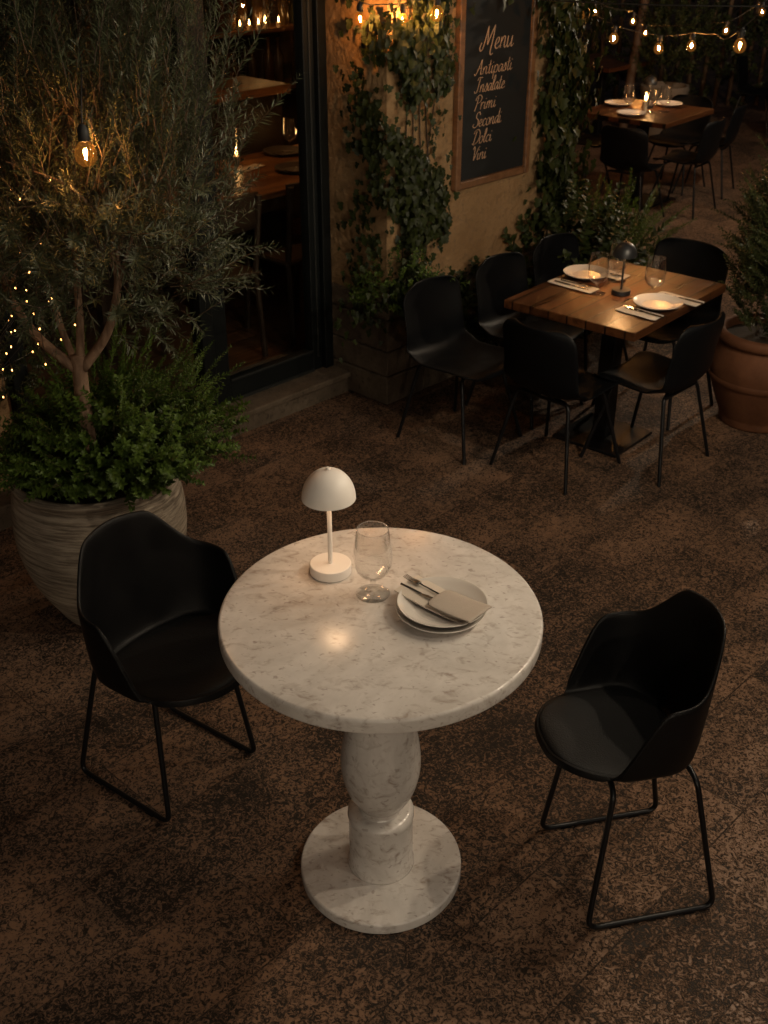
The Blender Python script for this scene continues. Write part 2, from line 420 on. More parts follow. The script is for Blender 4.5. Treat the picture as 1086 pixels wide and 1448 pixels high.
class Sprays:
    """shoots with leaves along them: collects twigs and leaves of a plant"""
    def __init__(s): s.tw = MB(); s.p = []; s.a = []; s.n = []; s.l = []; s.w = []
    def leaf(s, p, a, n, l, w): s.p.append(tuple(p)); s.a.append(tuple(a)); s.n.append(tuple(n)); s.l.append(l); s.w.append(w)
    def shoot(s, p0, d, length, step, ll, lw, bend=(0,0,0), out=.9, wob=.25, rad=.0018, whorl=2, taper=.5, twig=True, start=.1):
        p = Vector(p0); d = Vector(d).normalized(); bend = Vector(bend)
        ns = max(3, int(length/step)); pts = [p.copy()]; ph = rnd(0, 6.28)
        for i in range(ns):
            f = i/ns
            d = (d+bend*(step*6)+rdir()*wob*.22).normalized()
            p = p+d*step; pts.append(p.copy())
            if f < start: continue
            e1 = d.orthogonal().normalized(); e2 = d.cross(e1)
            k = 1-taper*f**2
            for q in range(whorl):
                a = ph+q*2*PI/whorl+rnd(-.35, .35)
                o = e1*math.cos(a)+e2*math.sin(a)
                la = (o*out+d*(1.05-out*.45)+rdir()*wob).normalized()
                nn = (d-la*d.dot(la)+rdir()*.25)
                s.leaf(p, la, nn, ll*k*rnd(.7, 1.15), lw*k*rnd(.8, 1.15))
            ph += 1.35
        if twig: s.tw.tube(pts[::2] if len(pts) > 6 else pts, [rad*(1-.7*i/max(1, len(pts[::2] if len(pts) > 6 else pts)-1)) for i in range(len(pts[::2] if len(pts) > 6 else pts))], seg=4, cap=False)
        return p
    def mesh(s, name, tpl): return leaves_mesh(name, tpl, s.p, s.a, s.n, s.l, s.w)

# ------------------------------------------------------------------ ground and restaurant
P0 = (.012, 3.03, 0.); TH = R(46); UX = (math.cos(TH), math.sin(TH)); WX = (-math.sin(TH), math.cos(TH))
def uw(u, w, z=0.): return (P0[0]+UX[0]*u+WX[0]*w, P0[1]+UX[1]*u+WX[1]*w, z)

g = MB(); g.add([(-40,-12,0),(40,-12,0),(40,60,0),(-40,60,0)], [(0,1,2,3)])
tag(g.build('stone_paving', 'stone_tile', smooth=False), kind='structure')

bld = thing('restaurant_building', 'restaurant front with cream plaster wall, stone pillar and tall black glazed door', 'building', P0, TH)
b = MB(); b.box((.65, .24, 1.85), (1.30, .48, 2.7)); b.box((1.285,.84,1.6), (.03,.71,3.2)); b.box((1.95,1.21,1.6),(1.36,.03,3.2)); b.build('plaster_wall', 'plaster', bld, smooth=False)
# rough stone blocks of the pillar foot, standing a little proud of the plaster
b = MB(); z = 0.
for row, hgt in enumerate((.15, .13, .16, .11)):
    x = -.012
    first = True
    while x < 1.30:
        L = rnd(.22, .40) if not (first and row % 2) else .17
        L = min(L, 1.31-x)
        b.box((x+L/2-.001, .235, z+hgt/2), (L-.006, .50+rnd(-.004,.006), hgt-.006), ch=.006); x += L; first = False
    z += hgt
b.build('stone_foot', 'block_stone', bld, smooth=False)
b = MB(); b.box((.65,.24,.27), (1.29,.47,.54)); b.build('mortar', 'block_stone', bld, smooth=False)
b = MB(); b.box((-.45, .415, 3.0), (.86, .10, .7)); b.box((-2.6,.42,1.6), (1.6,.12,3.2)); b.build('lintel_wall', 'plaster', bld, smooth=False)
# door step: slab with a nosing on a riser
b = MB(); b.box((-1.22, .46, .096), (2.44, .44, .030), ch=.004); b.build('step_slab', 'block_stone', bld, smooth=False)
b = MB(); b.box((-1.22, .48, .040), (2.43, .44, .080)); b.build('step_riser', 'block_stone', bld, smooth=False)
# glazed door: stiles, rails and the fixed light beside it
b = MB(); zc = 1.38
for (x0, x1, w0, w1) in ((-.012-.055, -.013, .36, .46), (-.132, -.07, .385, .445), (-.745, -.665, .385, .445), (-.815, -.748, .375, .455), (-1.75,-1.68,.385,.445)):
    b.box(((x0+x1)/2, (w0+w1)/2, zc), (x1-x0, w1-w0, 2.54), ch=.004)
for (x0, x1) in ((-.664, -.133), (-1.679, -.816)):
    b.box(((x0+x1)/2, .415, .165), (x1-x0, .058, .105), ch=.006); b.box(((x0+x1)/2, .415, 2.55), (x1-x0, .058, .12), ch=.006)
fr = b.build('door_frame', 'door_metal', bld, smooth=False)
b = MB()
b.box((-.100, .381, 1.38), (.010, .006, 2.40), ch=.0015); b.box((-.398, .383, .219), (.53, .012, .010), ch=.002); b.box((-.398, .380, .118), (.53, .016, .012), ch=.002)
b.build('trim_bead', 'door_trim', fr, smooth=False)
b = MB(); b.box((-.398, .418, 1.36), (.53, .006, 2.28)); b.box((-1.247, .418, 1.36), (.86, .006, 2.28)); b.build('glass_pane', 'window_glass', bld, smooth=False)
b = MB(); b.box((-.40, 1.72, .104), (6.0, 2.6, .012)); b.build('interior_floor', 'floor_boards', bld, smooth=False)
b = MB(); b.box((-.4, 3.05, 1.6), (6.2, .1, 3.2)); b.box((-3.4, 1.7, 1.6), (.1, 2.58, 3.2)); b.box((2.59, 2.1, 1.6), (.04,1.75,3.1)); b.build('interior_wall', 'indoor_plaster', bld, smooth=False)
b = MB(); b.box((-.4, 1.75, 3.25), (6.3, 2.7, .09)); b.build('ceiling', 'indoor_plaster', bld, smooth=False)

# menu board on the wall
bd = thing('menu_board', 'tall framed chalkboard with the Menu list hanging on the plaster wall', 'menu board', uw(.725, -.004, 1.0), TH)
b = MB(); b.box((0, -.010, .47), (.50, .014, .90)); b.build('slate_panel', 'slate', bd, smooth=False)
b = MB()
for x in (-.267, .267): b.box((x, -.016, .47), (.036, .034, .976), ch=.004)
for zz in (0., .94): b.box((0, -.016, zz), (.497, .032, .036), ch=.004)
b.build('board_frame', 'frame_wood', bd, smooth=False)
GL = {
 'A': (.72, [[(-.04,.12),(.06,.0),(.22,.25),(.5,1.0)], [(.5,1.0),(.53,.5),(.58,.04),(.72,.08)], [(.16,.34),(.38,.44),(.62,.40)]]),
 'I': (.50, [[(.08,.80),(.22,.99),(.62,.97)], [(.36,.97),(.30,.5),(.20,.06),(.02,.0),(-.08,.14)]]),
 'P': (.58, [[(.24,.92),(.18,.45),(.06,-.06)], [(.0,.66),(.10,.92),(.38,1.02),(.60,.84),(.50,.56),(.22,.46)]]),
 'S': (.55, [[(.58,.80),(.46,1.0),(.22,.92),(.20,.66),(.44,.46),(.44,.12),(.16,-.02),(-.04,.12),(.04,.24)]]),
 'D': (.64, [[(.26,.92),(.16,.45),(.08,.04)], [(-.02,.74),(.14,.98),(.46,.98),(.64,.62),(.48,.16),(.14,-.02),(-.06,.10)]]),
 'V': (.52, [[(-.02,.80),(.10,1.0),(.18,.70),(.20,.0)], [(.20,.0),(.38,.45),(.54,.86),(.66,.96)]]),
 'M': (.98, [[(.02,.34),(-.06,.12),(.06,-.02),(.20,.22),(.34,1.04)], [(.34,1.04),(.40,.60),(.46,.22)], [(.46,.22),(.62,.66),(.80,1.06)], [(.80,1.06),(.80,.45),(.74,-.08),(.84,-.24),(.96,-.18)]]),
 'a': (.46, [[(.36,.42),(.2,.5),(.05,.3),(.08,.05),(.22,.04),(.37,.36)], [(.39,.48),(.36,.12),(.44,.0),(.54,.12)]]),
 'n': (.50, [[(.06,.48),(.05,.0)], [(.05,.2),(.2,.48),(.33,.44),(.33,.12),(.42,.0),(.54,.12)]]),
 't': (.32, [[(.16,.86),(.12,.2),(.19,.0),(.34,.12)], [(-.04,.56),(.3,.60)]]),
 'i': (.25, [[(.08,.48),(.06,.1),(.14,.0),(.27,.12)], [(.115,.66),(.13,.73)]]),
 'p': (.46, [[(.08,.48),(.06,.1),(.03,-.42)], [(.06,.26),(.2,.5),(.38,.4),(.34,.08),(.18,.0),(.06,.1)]]),
 's': (.36, [[(-.04,.10),(.14,.36),(.20,.54),(.29,.24),(.2,.0),(.03,.06)], [(.22,.02),(.38,.12)]]),
 'l': (.26, [[(.02,.15),(.2,.68),(.2,.98),(.10,.86),(.07,.2),(.14,.0),(.28,.12)]]),
 'e': (.40, [[(.0,.14),(.26,.28),(.27,.46),(.12,.44),(.06,.14),(.2,.0),(.42,.12)]]),
 'r': (.36, [[(.06,.50),(.05,.0)], [(.05,.22),(.18,.46),(.34,.44)]]),
 'm': (.74, [[(.06,.48),(.05,.0)], [(.05,.22),(.18,.48),(.28,.42),(.27,.0)], [(.27,.22),(.42,.48),(.53,.42),(.53,.1),(.62,.0),(.76,.12)]]),
 'c': (.38, [[(.33,.40),(.2,.5),(.05,.3),(.08,.06),(.22,.0),(.40,.12)]]),
 'o': (.42, [[(.2,.5),(.05,.34),(.07,.06),(.22,.0),(.36,.2),(.3,.46),(.18,.49)], [(.32,.43),(.46,.42)]]),
 'd': (.48, [[(.36,.42),(.2,.5),(.05,.3),(.08,.05),(.22,.04),(.36,.34)], [(.40,1.0),(.37,.12),(.44,.0),(.56,.12)]]),
 'u': (.50, [[(.05,.48),(.06,.1),(.16,.0),(.33,.22)], [(.36,.48),(.35,.12),(.42,.0),(.54,.12)]]),
}
tx = MB()
for word, u0, u1, zb, cap in (('Menu', .600, .852, 1.597, .098), ('Antipasti', .566, .850, 1.492, .066), ('Insalate', .572, .800, 1.414, .066),
                              ('Primi', .572, .738, 1.336, .064), ('Secondi', .568, .785, 1.258, .066), ('Dolci', .568, .718, 1.180, .064), ('Vini', .566, .682, 1.104, .064)):
    wtot = sum(GL[c][0] for c in word)
    sx = (u1-u0-cap*.12)/wtot; x = 0.
    for c in word:
        for st in GL[c][1]:
            pts = [((x+p[0])*sx+u0+p[1]*cap*.24, p[1]*cap+zb) for p in st]
            sp = spline([(p[0], p[1], 0) for p in pts], 7) if len(pts) > 2 else [Vector((p[0], p[1], 0)) for p in pts]
            n = len(sp); rows = []
            for i, p in enumerate(sp):
                t = (sp[min(i+1, n-1)]-sp[max(i-1, 0)]).normalized(); q = Vector((-t.y, t.x, 0))
                hw = cap*(.012+.026*abs(math.sin(math.atan2(t.y, t.x)-.45)))*(1.0 if 0 < i < n-1 else .6)
                rows.append([(p.x+q.x*hw-.725, -.0175, p.y+q.y*hw-1.0), (p.x+q.x*hw*.7-.725, -.0188, p.y+q.y*hw*.7-1.0),
                             (p.x-q.x*hw*.7-.725, -.0188, p.y-q.y*hw*.7-1.0), (p.x-q.x*hw-.725, -.0175, p.y-q.y*hw-1.0)])
            tx.grid(rows)
        x += GL[c][0]
tx.build('lettering', 'chalk', bd, smooth=False)

# ------------------------------------------------------------------ round marble table
tb = thing('round_marble_table', 'round speckled marble pedestal table in front, set with a lamp, glass and plates', 'table', (-.008,.012,0)); tb.scale = (1, 1.04, 1)
def rounded(r, z0, z1, e, n=5):
    p = [(0.001, z0)]
    for k in range(n+1): a = -PI/2+PI/2*k/n; p.append((r-e+e*math.cos(a), z0+e+e*math.sin(a)))
    for k in range(n+1): a = PI/2*k/n; p.append((r-e+e*math.cos(a), z1-e+e*math.sin(a)))
    return p+[(0.001, z1)]
MB().lathe(rounded(.374, .790, .829, .008), 128, cap=False).build('tabletop', 'marble', tb, angle=None)
MB().lathe(rounded(.213, 0., .034, .006), 96, cap=False).build('base', 'marble', tb, angle=None)
pr = [(.088, .034), (.0875, .040), (.0835, .05), (.083, .190), (.0845, .194), (.0862, .202), (.0850, .212), (.080, .2185), (.066, .2225)]
MB().lathe(pr, 64).build('plinth', 'marble', tb, angle=None)
pts = [(.058,.222),(.0555,.228),(.0575,.238),(.069,.256),(.0865,.292),(.0975,.338),(.1005,.378),(.0975,.424),(.089,.474),(.078,.530),(.067,.590),(.058,.655),(.054,.72),(.057,.790)]
MB().lathe([(p.x, p.y) for p in spline([(a, b_, 0) for a, b_ in pts], 4)], 64).build('baluster', 'marble', tb, angle=None)

def table_lamp(name, label, loc, s, mat, disc):
    t = thing(name, label, 'lamp', loc)
    MB().lathe([(r*s, z*s) for r, z in rounded(.0505, .0, .026, .0025)], 48, cap=False).build('base', mat, t, angle=None)
    MB().tube([(0,0,.0255*s), (0,0,.225*s)], .0058*s, 16).build('stem', mat, t)
    o = []
    for k in range(15): a = PI/2*k/14; o.append((.0640*s*math.cos(a)+.0002, (.206+.075*math.sin(a))*s))
    i = [((r-.0022*s) if r > .003*s else .0002, z-.0022*s if k else z) for k, (r, z) in enumerate(o)][::-1]
    sh = MB().lathe(i+o, 64, cap=False).build('shade', mat, t, angle=60)
    MB().lathe([(.0001,.2815*s),(.0055*s,.2815*s),(.0055*s,.285*s),(.0045*s,.2865*s),(.0001,.2865*s)], 20, cap=False).build('switch_cap', mat, sh)
    MB().lathe([((.020+.0045*math.cos(2*PI*k/10))*s,(.222+.0045*math.sin(2*PI*k/10))*s) for k in range(11)][::-1], 32, cap=False).build('light_ring', disc, t)
    return t
lamp0 = table_lamp('table_lamp', 'white dome table lamp with round base, lit on the round marble table', (-.130,.180,.8295), 1.0, 'lamp_white', 'lamp_disc')

# stemmed glasses
def goblet(label, loc, group=None, s=1., lean=0):
    t = thing('stemmed_glass', label, 'glass', loc, 0, group)
    o = spline([(.0045,.034,0),(.012,.045,0),(.031,.057,0),(.0425,.076,0),(.0460,.098,0),(.0450,.122,0),(.0412,.152,0),(.0372,.178,0)], 4)
    prof = [(p.x*s, p.y*s) for p in o]; inn = [((p.x-.0012)*s if p.x > .006 else .0003, (p.y+.0035)*s if p.y < .06 else p.y*s) for p in o][::-1]
    MB().lathe(prof+inn, 48, cap=False).build('bowl', 'clear_glass', t, angle=None)
    MB().lathe([(r*s, z*s) for r, z in ((.0002,.0),(.040,.0),(.0408,.0012),(.040,.0022),(.022,.004),(.009,.008),(.0062,.014),(.0085,.0175),(.0058,.022),(.006,.030),(.0075,.036),(.0002,.037))], 40, cap=False).build('stem_foot', 'clear_glass', t, angle=None)
    return t
goblet('empty water goblet standing beside the white lamp on the marble table', (-.026,.083,.8295))

def plate(label, loc, r=.104, group=None, mat='ceramic'):
    t = MB()
    pr = [(.0002,.004),(r*.58,.0045),(r*.66,.006),(r*.86,.0135),(r*.985,.0205),(r,.0205),(r*.995,.0185),(r*.87,.0105),(r*.68,.002),(r*.62,.0),(r*.30,.0),(.0002,.0)]
    t.lathe([(p.x, p.y) for p in spline([(a, b_, 0) for a, b_ in pr], 3)][::-1], 72, cap=False)
    o = t.build('plate', mat, None, angle=None, loc=loc); tag(o, label, 'plate', group); return o
plate('white plate on the marble table, lower of the stacked pair', (.131,.000,.8295))
plate('white plate with the folded napkin on it, upper of the stacked pair', (.134,.008,.8395))

def ribbon_sheet(mb, prof, y0, y1, th):
    """a cloth strip: profile along x-z, width along y, real thickness"""
    top = [[(x, y0, z), (x, (y0*2+y1)/3, z+.0022+.0016*math.sin(x*70)), (x, (y0+2*y1)/3, z+.0018-.0014*math.sin(x*90+1)), (x, y1, z-.0006)] for x, z in prof]
    bot = [[(x, y, z-th) for (x, y, z) in r] for r in top]
    rows = [r+b_[::-1] for r, b_ in zip(top, bot)]
    mb.grid(rows, close=True); n = len(prof)*8
    o = len(mb.v)-n; mb.f.append(tuple(o+i for i in range(7, -1, -1))); mb.f.append(tuple(o+n-8+i for i in range(8)))
def napkin_set(loc, rz):
    na = thing('folded_napkin', 'grey linen napkin folded as a pocket on the upper plate', 'napkin', loc, rz)
    b = MB()
    ribbon_sheet(b, [(-.102,.010),(-.08,.0078),(-.03,.0045),(.03,.0040),(.07,.006),(.088,.011)], -.037, .038, .003)
    b.build('backing_layer', 'linen_pale', na, angle=50)
    b = MB()
    ribbon_sheet(b, [(-.022,.0130),(.0,.0140),(.04,.0140),(.075,.0165),(.094,.0200),(.099,.0175),(.094,.0135),(.07,.0100)], -.039, .037, .0022)
    ribbon_sheet(b, [(-.020,.0105),(.03,.0110),(.07,.0130),(.090,.0165)], -.038, .036, .0018)
    b.build('pocket_band', 'linen', na, angle=None, mods=[('SUBSURF', dict(levels=1, render_levels=1))])
    return na
napkin_set((.137,.012,.8487), R(-41)).scale = (1.10, 1.16, 1.12)
def fork(label, loc, rz, group=None, tilt=0., s=1.):
    b = MB()
    b.tube([(0,0,0),(.05,0,.001),(.10,0,.003),(.112,0,.004)], [.0035,.0028,.0022,.0030], 8)
    b.box((.121,0,.004), (.020,.019,.0022), ch=.0008)
    for k in range(4): b.tube([(.128, -.0078+.0052*k, .0042), (.150, -.0078+.0052*k, .0030), (.170, -.0076+.0051*k, .0062)], [.0016,.0015,.0009], 6)
    o = b.build('fork', 'steel', None, loc=loc); o.rotation_euler = (0, tilt, rz); o.scale = (s, s, s); return tag(o, label, 'fork', group)
def knife(label, loc, rz, group=None, tilt=0., s=1.):
    b = MB()
    b.tube([(0,0,0),(.04,0,0),(.085,0,.0005)], [.0042,.0046,.0036], 8)
    V = []; pr = [(.085,.0038),(.11,.0075),(.15,.0085),(.175,.006),(.188,.001)]
    rows = [[(x, -.004, .0012), (x, -.004+w*1.5, .0012), (x, -.004+w*1.5, -.0006), (x, -.004, -.0006)] for x, w in pr]
    b.grid(rows, close=True); n = len(pr)*4; q = len(b.v)-n
    b.f.append((q+3, q+2, q+1, q)); b.f.append((q+n-4, q+n-3, q+n-2, q+n-1))
    o = b.build('knife', 'steel', None, loc=loc, smooth=True, angle=30); o.rotation_euler = (0, tilt, rz); o.scale = (s, s, s); return tag(o, label, 'knife', group)
# handles inside the pocket, tines and handle end pointing out to the upper left
fork('dinner fork tucked into the grey napkin pocket beside the knife', (.152,.014,.8590), R(139), None, R(-2), .80)
knife('table knife tucked into the grey napkin pocket, nearest the plate edge', (.040,.078,.8610), R(-41), None, R(1), .72)

# ------------------------------------------------------------------ shell armchairs with sled frames
SEAT = .448; SHELL_Y = .042
def seat_r(phi, k=1.):
    a = .184*k; b_ = (.238 if math.cos(phi) > 0 else .112)*k; n = 2.6 if math.cos(phi) > 0 else 2.2
    return (abs(math.sin(phi)/a)**n+abs(math.cos(phi)/b_)**n)**(-1/n)
def arm_h(phi):
    d = abs(math.degrees((phi+PI) % (2*PI)-PI))
    return -.020+.242*sstep(d, 50, 86)+.014*sstep(d, 86, 118)+.126*sstep(d, 106, 148)+.010*sstep(d, 145, 180)
def seat_z(x, y): return SEAT+.012*sstep(y, .05, .22)-.010*sstep(y, .22, .24)-.010*(1-min(1, (x*x+y*y)/.03))-.008*sstep(-y, 0, .15)
def make_armchair(label, loc, rz):
    t = thing('shell_armchair', label, 'chair', loc, rz, 'black shell armchairs at the marble table')
    NA = 72; rows = []
    for k in range(7):
        f = (k+.02)/6.02*1.0; f = min(f, 1.0)
        row = []
        for i in range(NA):
            ph = 2*PI*i/NA; r = seat_r(ph)*f; x, y = r*math.sin(ph), r*math.cos(ph); row.append((x, y, seat_z(x, y)))
        rows.append(row)
    NT = 11
    for k in range(1, NT+1):
        tt = k/NT; row = []
        for i in range(NA):
            ph = 2*PI*i/NA; d = abs(math.degrees((ph+PI) % (2*PI)-PI)); h = arm_h(ph)
            lean = .012+.004*sstep(d, 60, 110)+.022*sstep(d, 110, 165)
            bulge = .010*(1-math.exp(-5*tt)) if h > 0 else .0
            out = bulge+lean*tt*min(1, max(.35, h/.2)); up = h*(tt**1.25 if h > 0 else tt**1.6)
            r0 = seat_r(ph); x0, y0 = r0*math.sin(ph), r0*math.cos(ph); r = r0+out
            row.append((r*math.sin(ph), r*math.cos(ph), seat_z(x0, y0)+up))
        rows.append(row)
    b = MB(); b.grid(rows, close=True)
    b.f.append(tuple(range(NA-1, -1, -1)))
    b.build('shell', 'black_plastic', t, angle=None, loc=(0,SHELL_Y,0), mods=[('SOLIDIFY', dict(thickness=.011, offset=-1.)), ('SUBSURF', dict(levels=1, render_levels=1))])
    rows = []
    for (f, dz) in ((.02,.004),(.25,.0042),(.5,.0045),(.75,.0045),(.92,.0035),(.965,.0015),(.978,-.001),(.98,-.005)):
        row = []
        for i in range(NA):
            ph = 2*PI*i/NA; r = seat_r(ph)*f; x, y = r*math.sin(ph), r*math.cos(ph); row.append((x, y, seat_z(x, y)+dz))
        rows.append(row)
    b = MB(); b.grid(rows, close=True); b.f.append(tuple(range(NA-1, -1, -1)))
    b.build('seat_pad', 'seat_fabric', t, angle=None, loc=(0,SHELL_Y,0), mods=[('SUBSURF', dict(levels=1, render_levels=1))])
    for sx in (-1, 1):
        p = fillet([(sx*.02,.12,SEAT-.020),(sx*.125,.125,SEAT-.028),(sx*.163,.172,.0075),(sx*.163,-.172,.0075),(sx*.128,-.085,SEAT-.030),(sx*.02,-.08,SEAT-.024)], .034, 6)
        MB().tube(p, .0072, 12).build('sled_leg', 'black_metal', t)
        for yy in (.10, -.10):
            b = MB(); b.box((sx*.163, yy, .0015), (.014,.030,.004)); b.build('glide', 'black_plastic', t, smooth=False)
    b = MB(); b.box((0, .02, SEAT-.024), (.16,.20,.012), ch=.003); b.build('mount_plate', 'black_metal', t, smooth=False)
    return t
ac = make_armchair('black shell armchair with sled frame, standing before the big ribbed planter', (-.64,.418,0), R(-126.5)); ac.scale = (1.09, 1.07, .985)
ac2 = dup(ac, (.640,.012,0), R(102.5), 'black shell armchair with sled frame on open paving beside the stacked plates'); ac2.scale = (1.07, 1.0, 1.0)
for c_ in kids(ac2):
    if c_.name.startswith(('shell', 'seat_pad')): c_.scale = (.86, 1.0, .94); c_.location.z = .066; c_.location.y = .026

# ------------------------------------------------------------------ four-legged dining chairs
def make_chair(name='dining_chair'):
    t = thing(name, 'x', 'chair', (0,0,0))
    prof = spline([(0,.205,.385),(0,.190,.404),(0,.12,.410),(0,.0,.402),(0,-.10,.400),(0,-.165,.418),(0,-.198,.475),(0,-.218,.57),(0,-.236,.67),(0,-.246,.735)], 4)
    n = len(prof); L = [0.]
    for i in range(1, n): L.append(L[-1]+(prof[i]-prof[i-1]).length)
    T = L[-1]; rows = []; NW = 19
    for i in range(n):
        s_ = L[i]; e = min(s_, T-s_); rc = .075
        w = .205-(.012*sstep(s_, .3, .55))
        if e < rc: w -= rc-math.sqrt(max(0, rc*rc-(rc-e)**2))
        w = max(w, .12)
        tn = (prof[min(i+1, n-1)]-prof[max(i-1, 0)]).normalized(); nr = Vector((0, -tn.z, tn.y))
        if nr.z < 0 and abs(nr.z) > .5: nr = -nr
        row = []
        for j in range(NW):
            q = -1+2*j/(NW-1); back = sstep(s_, .30, .52)
            p = Vector((q*w, prof[i].y, prof[i].z))
            p.y += back*.048*q*q; p.z += (1-back)*(.016*q**4-.008*(1-q*q)); p.z += .025*sstep(s_, .28, .36)*(1-sstep(s_, .36, .5))*q*q
            row.append(tuple(p))
        rows.append(row)
    b = MB(); b.grid(rows)
    b.build('seat_shell', 'black_shell', t, angle=None, mods=[('SOLIDIFY', dict(thickness=.010, offset=0.)), ('SUBSURF', dict(levels=1, render_levels=1))])
    for sx in (-1, 1):
        for sy in (-1, 1):
            p = fillet([(sx*.03, sy*.10, .382), (sx*.135, sy*.125-.01, .380), (sx*.205, sy*.205, .0)], .03, 5)
            MB().tube(p, .0085, 10).build('leg', 'black_metal', t)
    b = MB(); b.tube([(-.13,.115,.380),(.13,.115,.380)], .008, 8); b.tube([(-.13,-.135,.380),(.13,-.135,.380)], .008, 8)
    b.build('cross_bar', 'black_metal', t)
    return t
GC = 'black moulded chairs around the near wooden table'
F_S = R(46-180)   # facing away from the wall
F_U = R(46-90)
F_W = R(46)
def face(angle_deg): return R(angle_deg-90)
ch = make_chair(); ch['label'] = 'black moulded chair standing apart from the wooden table, next to the stone pillar'; ch['group'] = GC
ch.scale = (1, 1, .965); ch.location = (.355,2.665,0); ch.rotation_euler = (0,0,face(-44))
dup(ch, (.70,3.03,0), face(-44), 'black moulded chair on the shrub side of the wooden table, nearest the pillar', GC)
dup(ch, (1.01,3.37,0), face(-44), 'black moulded chair half hidden behind the plate at the shrub side of the wooden table', GC)
dup(ch, (.770,2.385,0), face(46), 'black moulded chair with its back turned, at the wooden table end nearest the marble table', GC)
dup(ch, (1.185,2.455,0), face(136), 'black moulded chair with its back to the terracotta pot, pushed under the wooden table', GC)
chF = dup(ch, (1.34,3.03,0), face(226), 'black moulded chair at the far end of the wooden table, facing the dark lamp', GC); chF.scale = (1.05, 1.0, 1.06)

# ------------------------------------------------------------------ near wooden table
def wood_table(name, label, loc, rz, L, Wd, top=.704, base=.34):
    t = thing(name, label, 'table', loc, rz)
    b = MB(); b.box((0,0,top-.019), (L,Wd,.038), ch=.003); b.build('tabletop', 'table_wood', t, smooth=False)
    b = MB(); b.box((0,0,(top-.04)/2), (.075,.075,top-.042), ch=.004); b.build('column', 'black_metal', t, smooth=False)
    b = MB(); b.box((0,0,.008), (base,base,.014), ch=.003); b.build('base_plate', 'black_metal', t, smooth=False)
    b = MB(); b.box((0,0,top-.044), (L*.55,Wd*.55,.010)); b.build('mount_plate', 'black_metal', t, smooth=False)
    return t
TC = (1.03,2.672)
wood_table('wooden_table', 'square dark plank table with black column, set for two beside the terracotta pot', (*TC,0), R(49.5), .82, .64)
def on_t(x, y, z=.7045):   # local table coords -> world
    a = R(47.5); return (TC[0]+x*math.cos(a)-y*math.sin(a), TC[1]+x*math.sin(a)+y*math.cos(a), z)
table_lamp('table_lamp', 'black dome table lamp glowing in the middle of the wooden table', (1.04,2.645,.7045), .82, 'lamp_black', 'lamp_disc_amber')
plate('white plate on the shrub side of the wooden table, behind two glasses', (.925,2.885,.7085), .105)
plate('white plate on the wooden table corner nearest the marble table', (1.165,2.475,.7085), .105)
goblet('stemmed glass in front of the white plate on the shrub side of the wooden table', (.935,2.655,.7045), None, .98)
goblet('stemmed glass standing behind the black lamp on the wooden table', (1.055,2.83,.7045), None, .98)
goblet('stemmed glass between the black lamp and the nearer plate on the wooden table', (1.172,2.605,.7045), None, .98)
def flat_napkin(label, loc, rz, l=.20, w=.09, cat='napkin'):
    b = MB(); nx, ny = 9, 5
    rows = [[(-l/2+l*i/(nx-1), -w/2+w*j/(ny-1), .003+.0012*math.sin(i*1.3+j)+.0006*math.sin(j*2.2)) for j in range(ny)] for i in range(nx)]
    b.grid(rows)
    o = b.build('napkin', 'linen_pale', None, loc=loc, angle=None, mods=[('SOLIDIFY', dict(thickness=.0022, offset=-1.)), ('SUBSURF', dict(levels=1, render_levels=1))])
    o.rotation_euler = (0,0,rz); return tag(o, label, cat)
# shrub side setting
a0 = R(-44)
flat_napkin('pale napkin under knife and fork left of the shrub side plate', (.845,2.745,.7050), a0, .24, .085)
knife('knife on the napkin beside the shrub side plate of the wooden table', (.770,2.800,.7125), a0)
fork('fork on the napkin beside the shrub side plate, next to the knife', (.800,2.815,.7125), a0)
flat_napkin('crumpled pale napkin between the shrub side plate and the black lamp', (1.02,2.925,.7050), a0, .22, .10)
fork('fork on the napkin behind the black lamp', (.965,2.965,.7125), a0)
# lamp side setting
flat_napkin('pale napkin under fork and knife at the table corner nearest the marble table', (1.070,2.385,.7050), a0+PI, .20, .085)
fork('fork on the corner napkin of the wooden table', (1.14,2.335,.7125), a0+PI, None)
knife('knife on the corner napkin of the wooden table, beside the fork', (1.155,2.315,.7125), a0+PI)
flat_napkin('pale napkin at the terracotta pot side of the nearer plate', (1.275,2.565,.7050), a0+PI, .22, .085)
knife('knife on the napkin at the terracotta pot side of the wooden table', (1.36,2.49,.7125), a0+PI)

# ------------------------------------------------------------------ big ribbed planter with small olive tree and herbs
PX, PY = -.985, 1.265
def planter():
    t = thing('ribbed_planter', 'big round clay planter with rough horizontal ribs, behind the armchair', 'planter', (PX, PY, 0))
    pts = [(.150,.0),(.168,.004),(.20,.055),(.255,.16),(.288,.28),(.294,.39),(.283,.48),(.270,.515),(.276,.530),(.280,.548),(.270,.558),(.252,.555),(.244,.53)]
    pr = [(p.x, p.y) for p in spline([(a, b_, 0) for a, b_ in pts], 5)]
    MB().lathe(pr+[(.244,.46)], 96).build('pot', 'ribbed_clay', t, angle=None)
    MB().lathe([(.001,.505),(.12,.512),(.248,.498)], 40, cap=False).build('soil', 'soil', t)
planter()

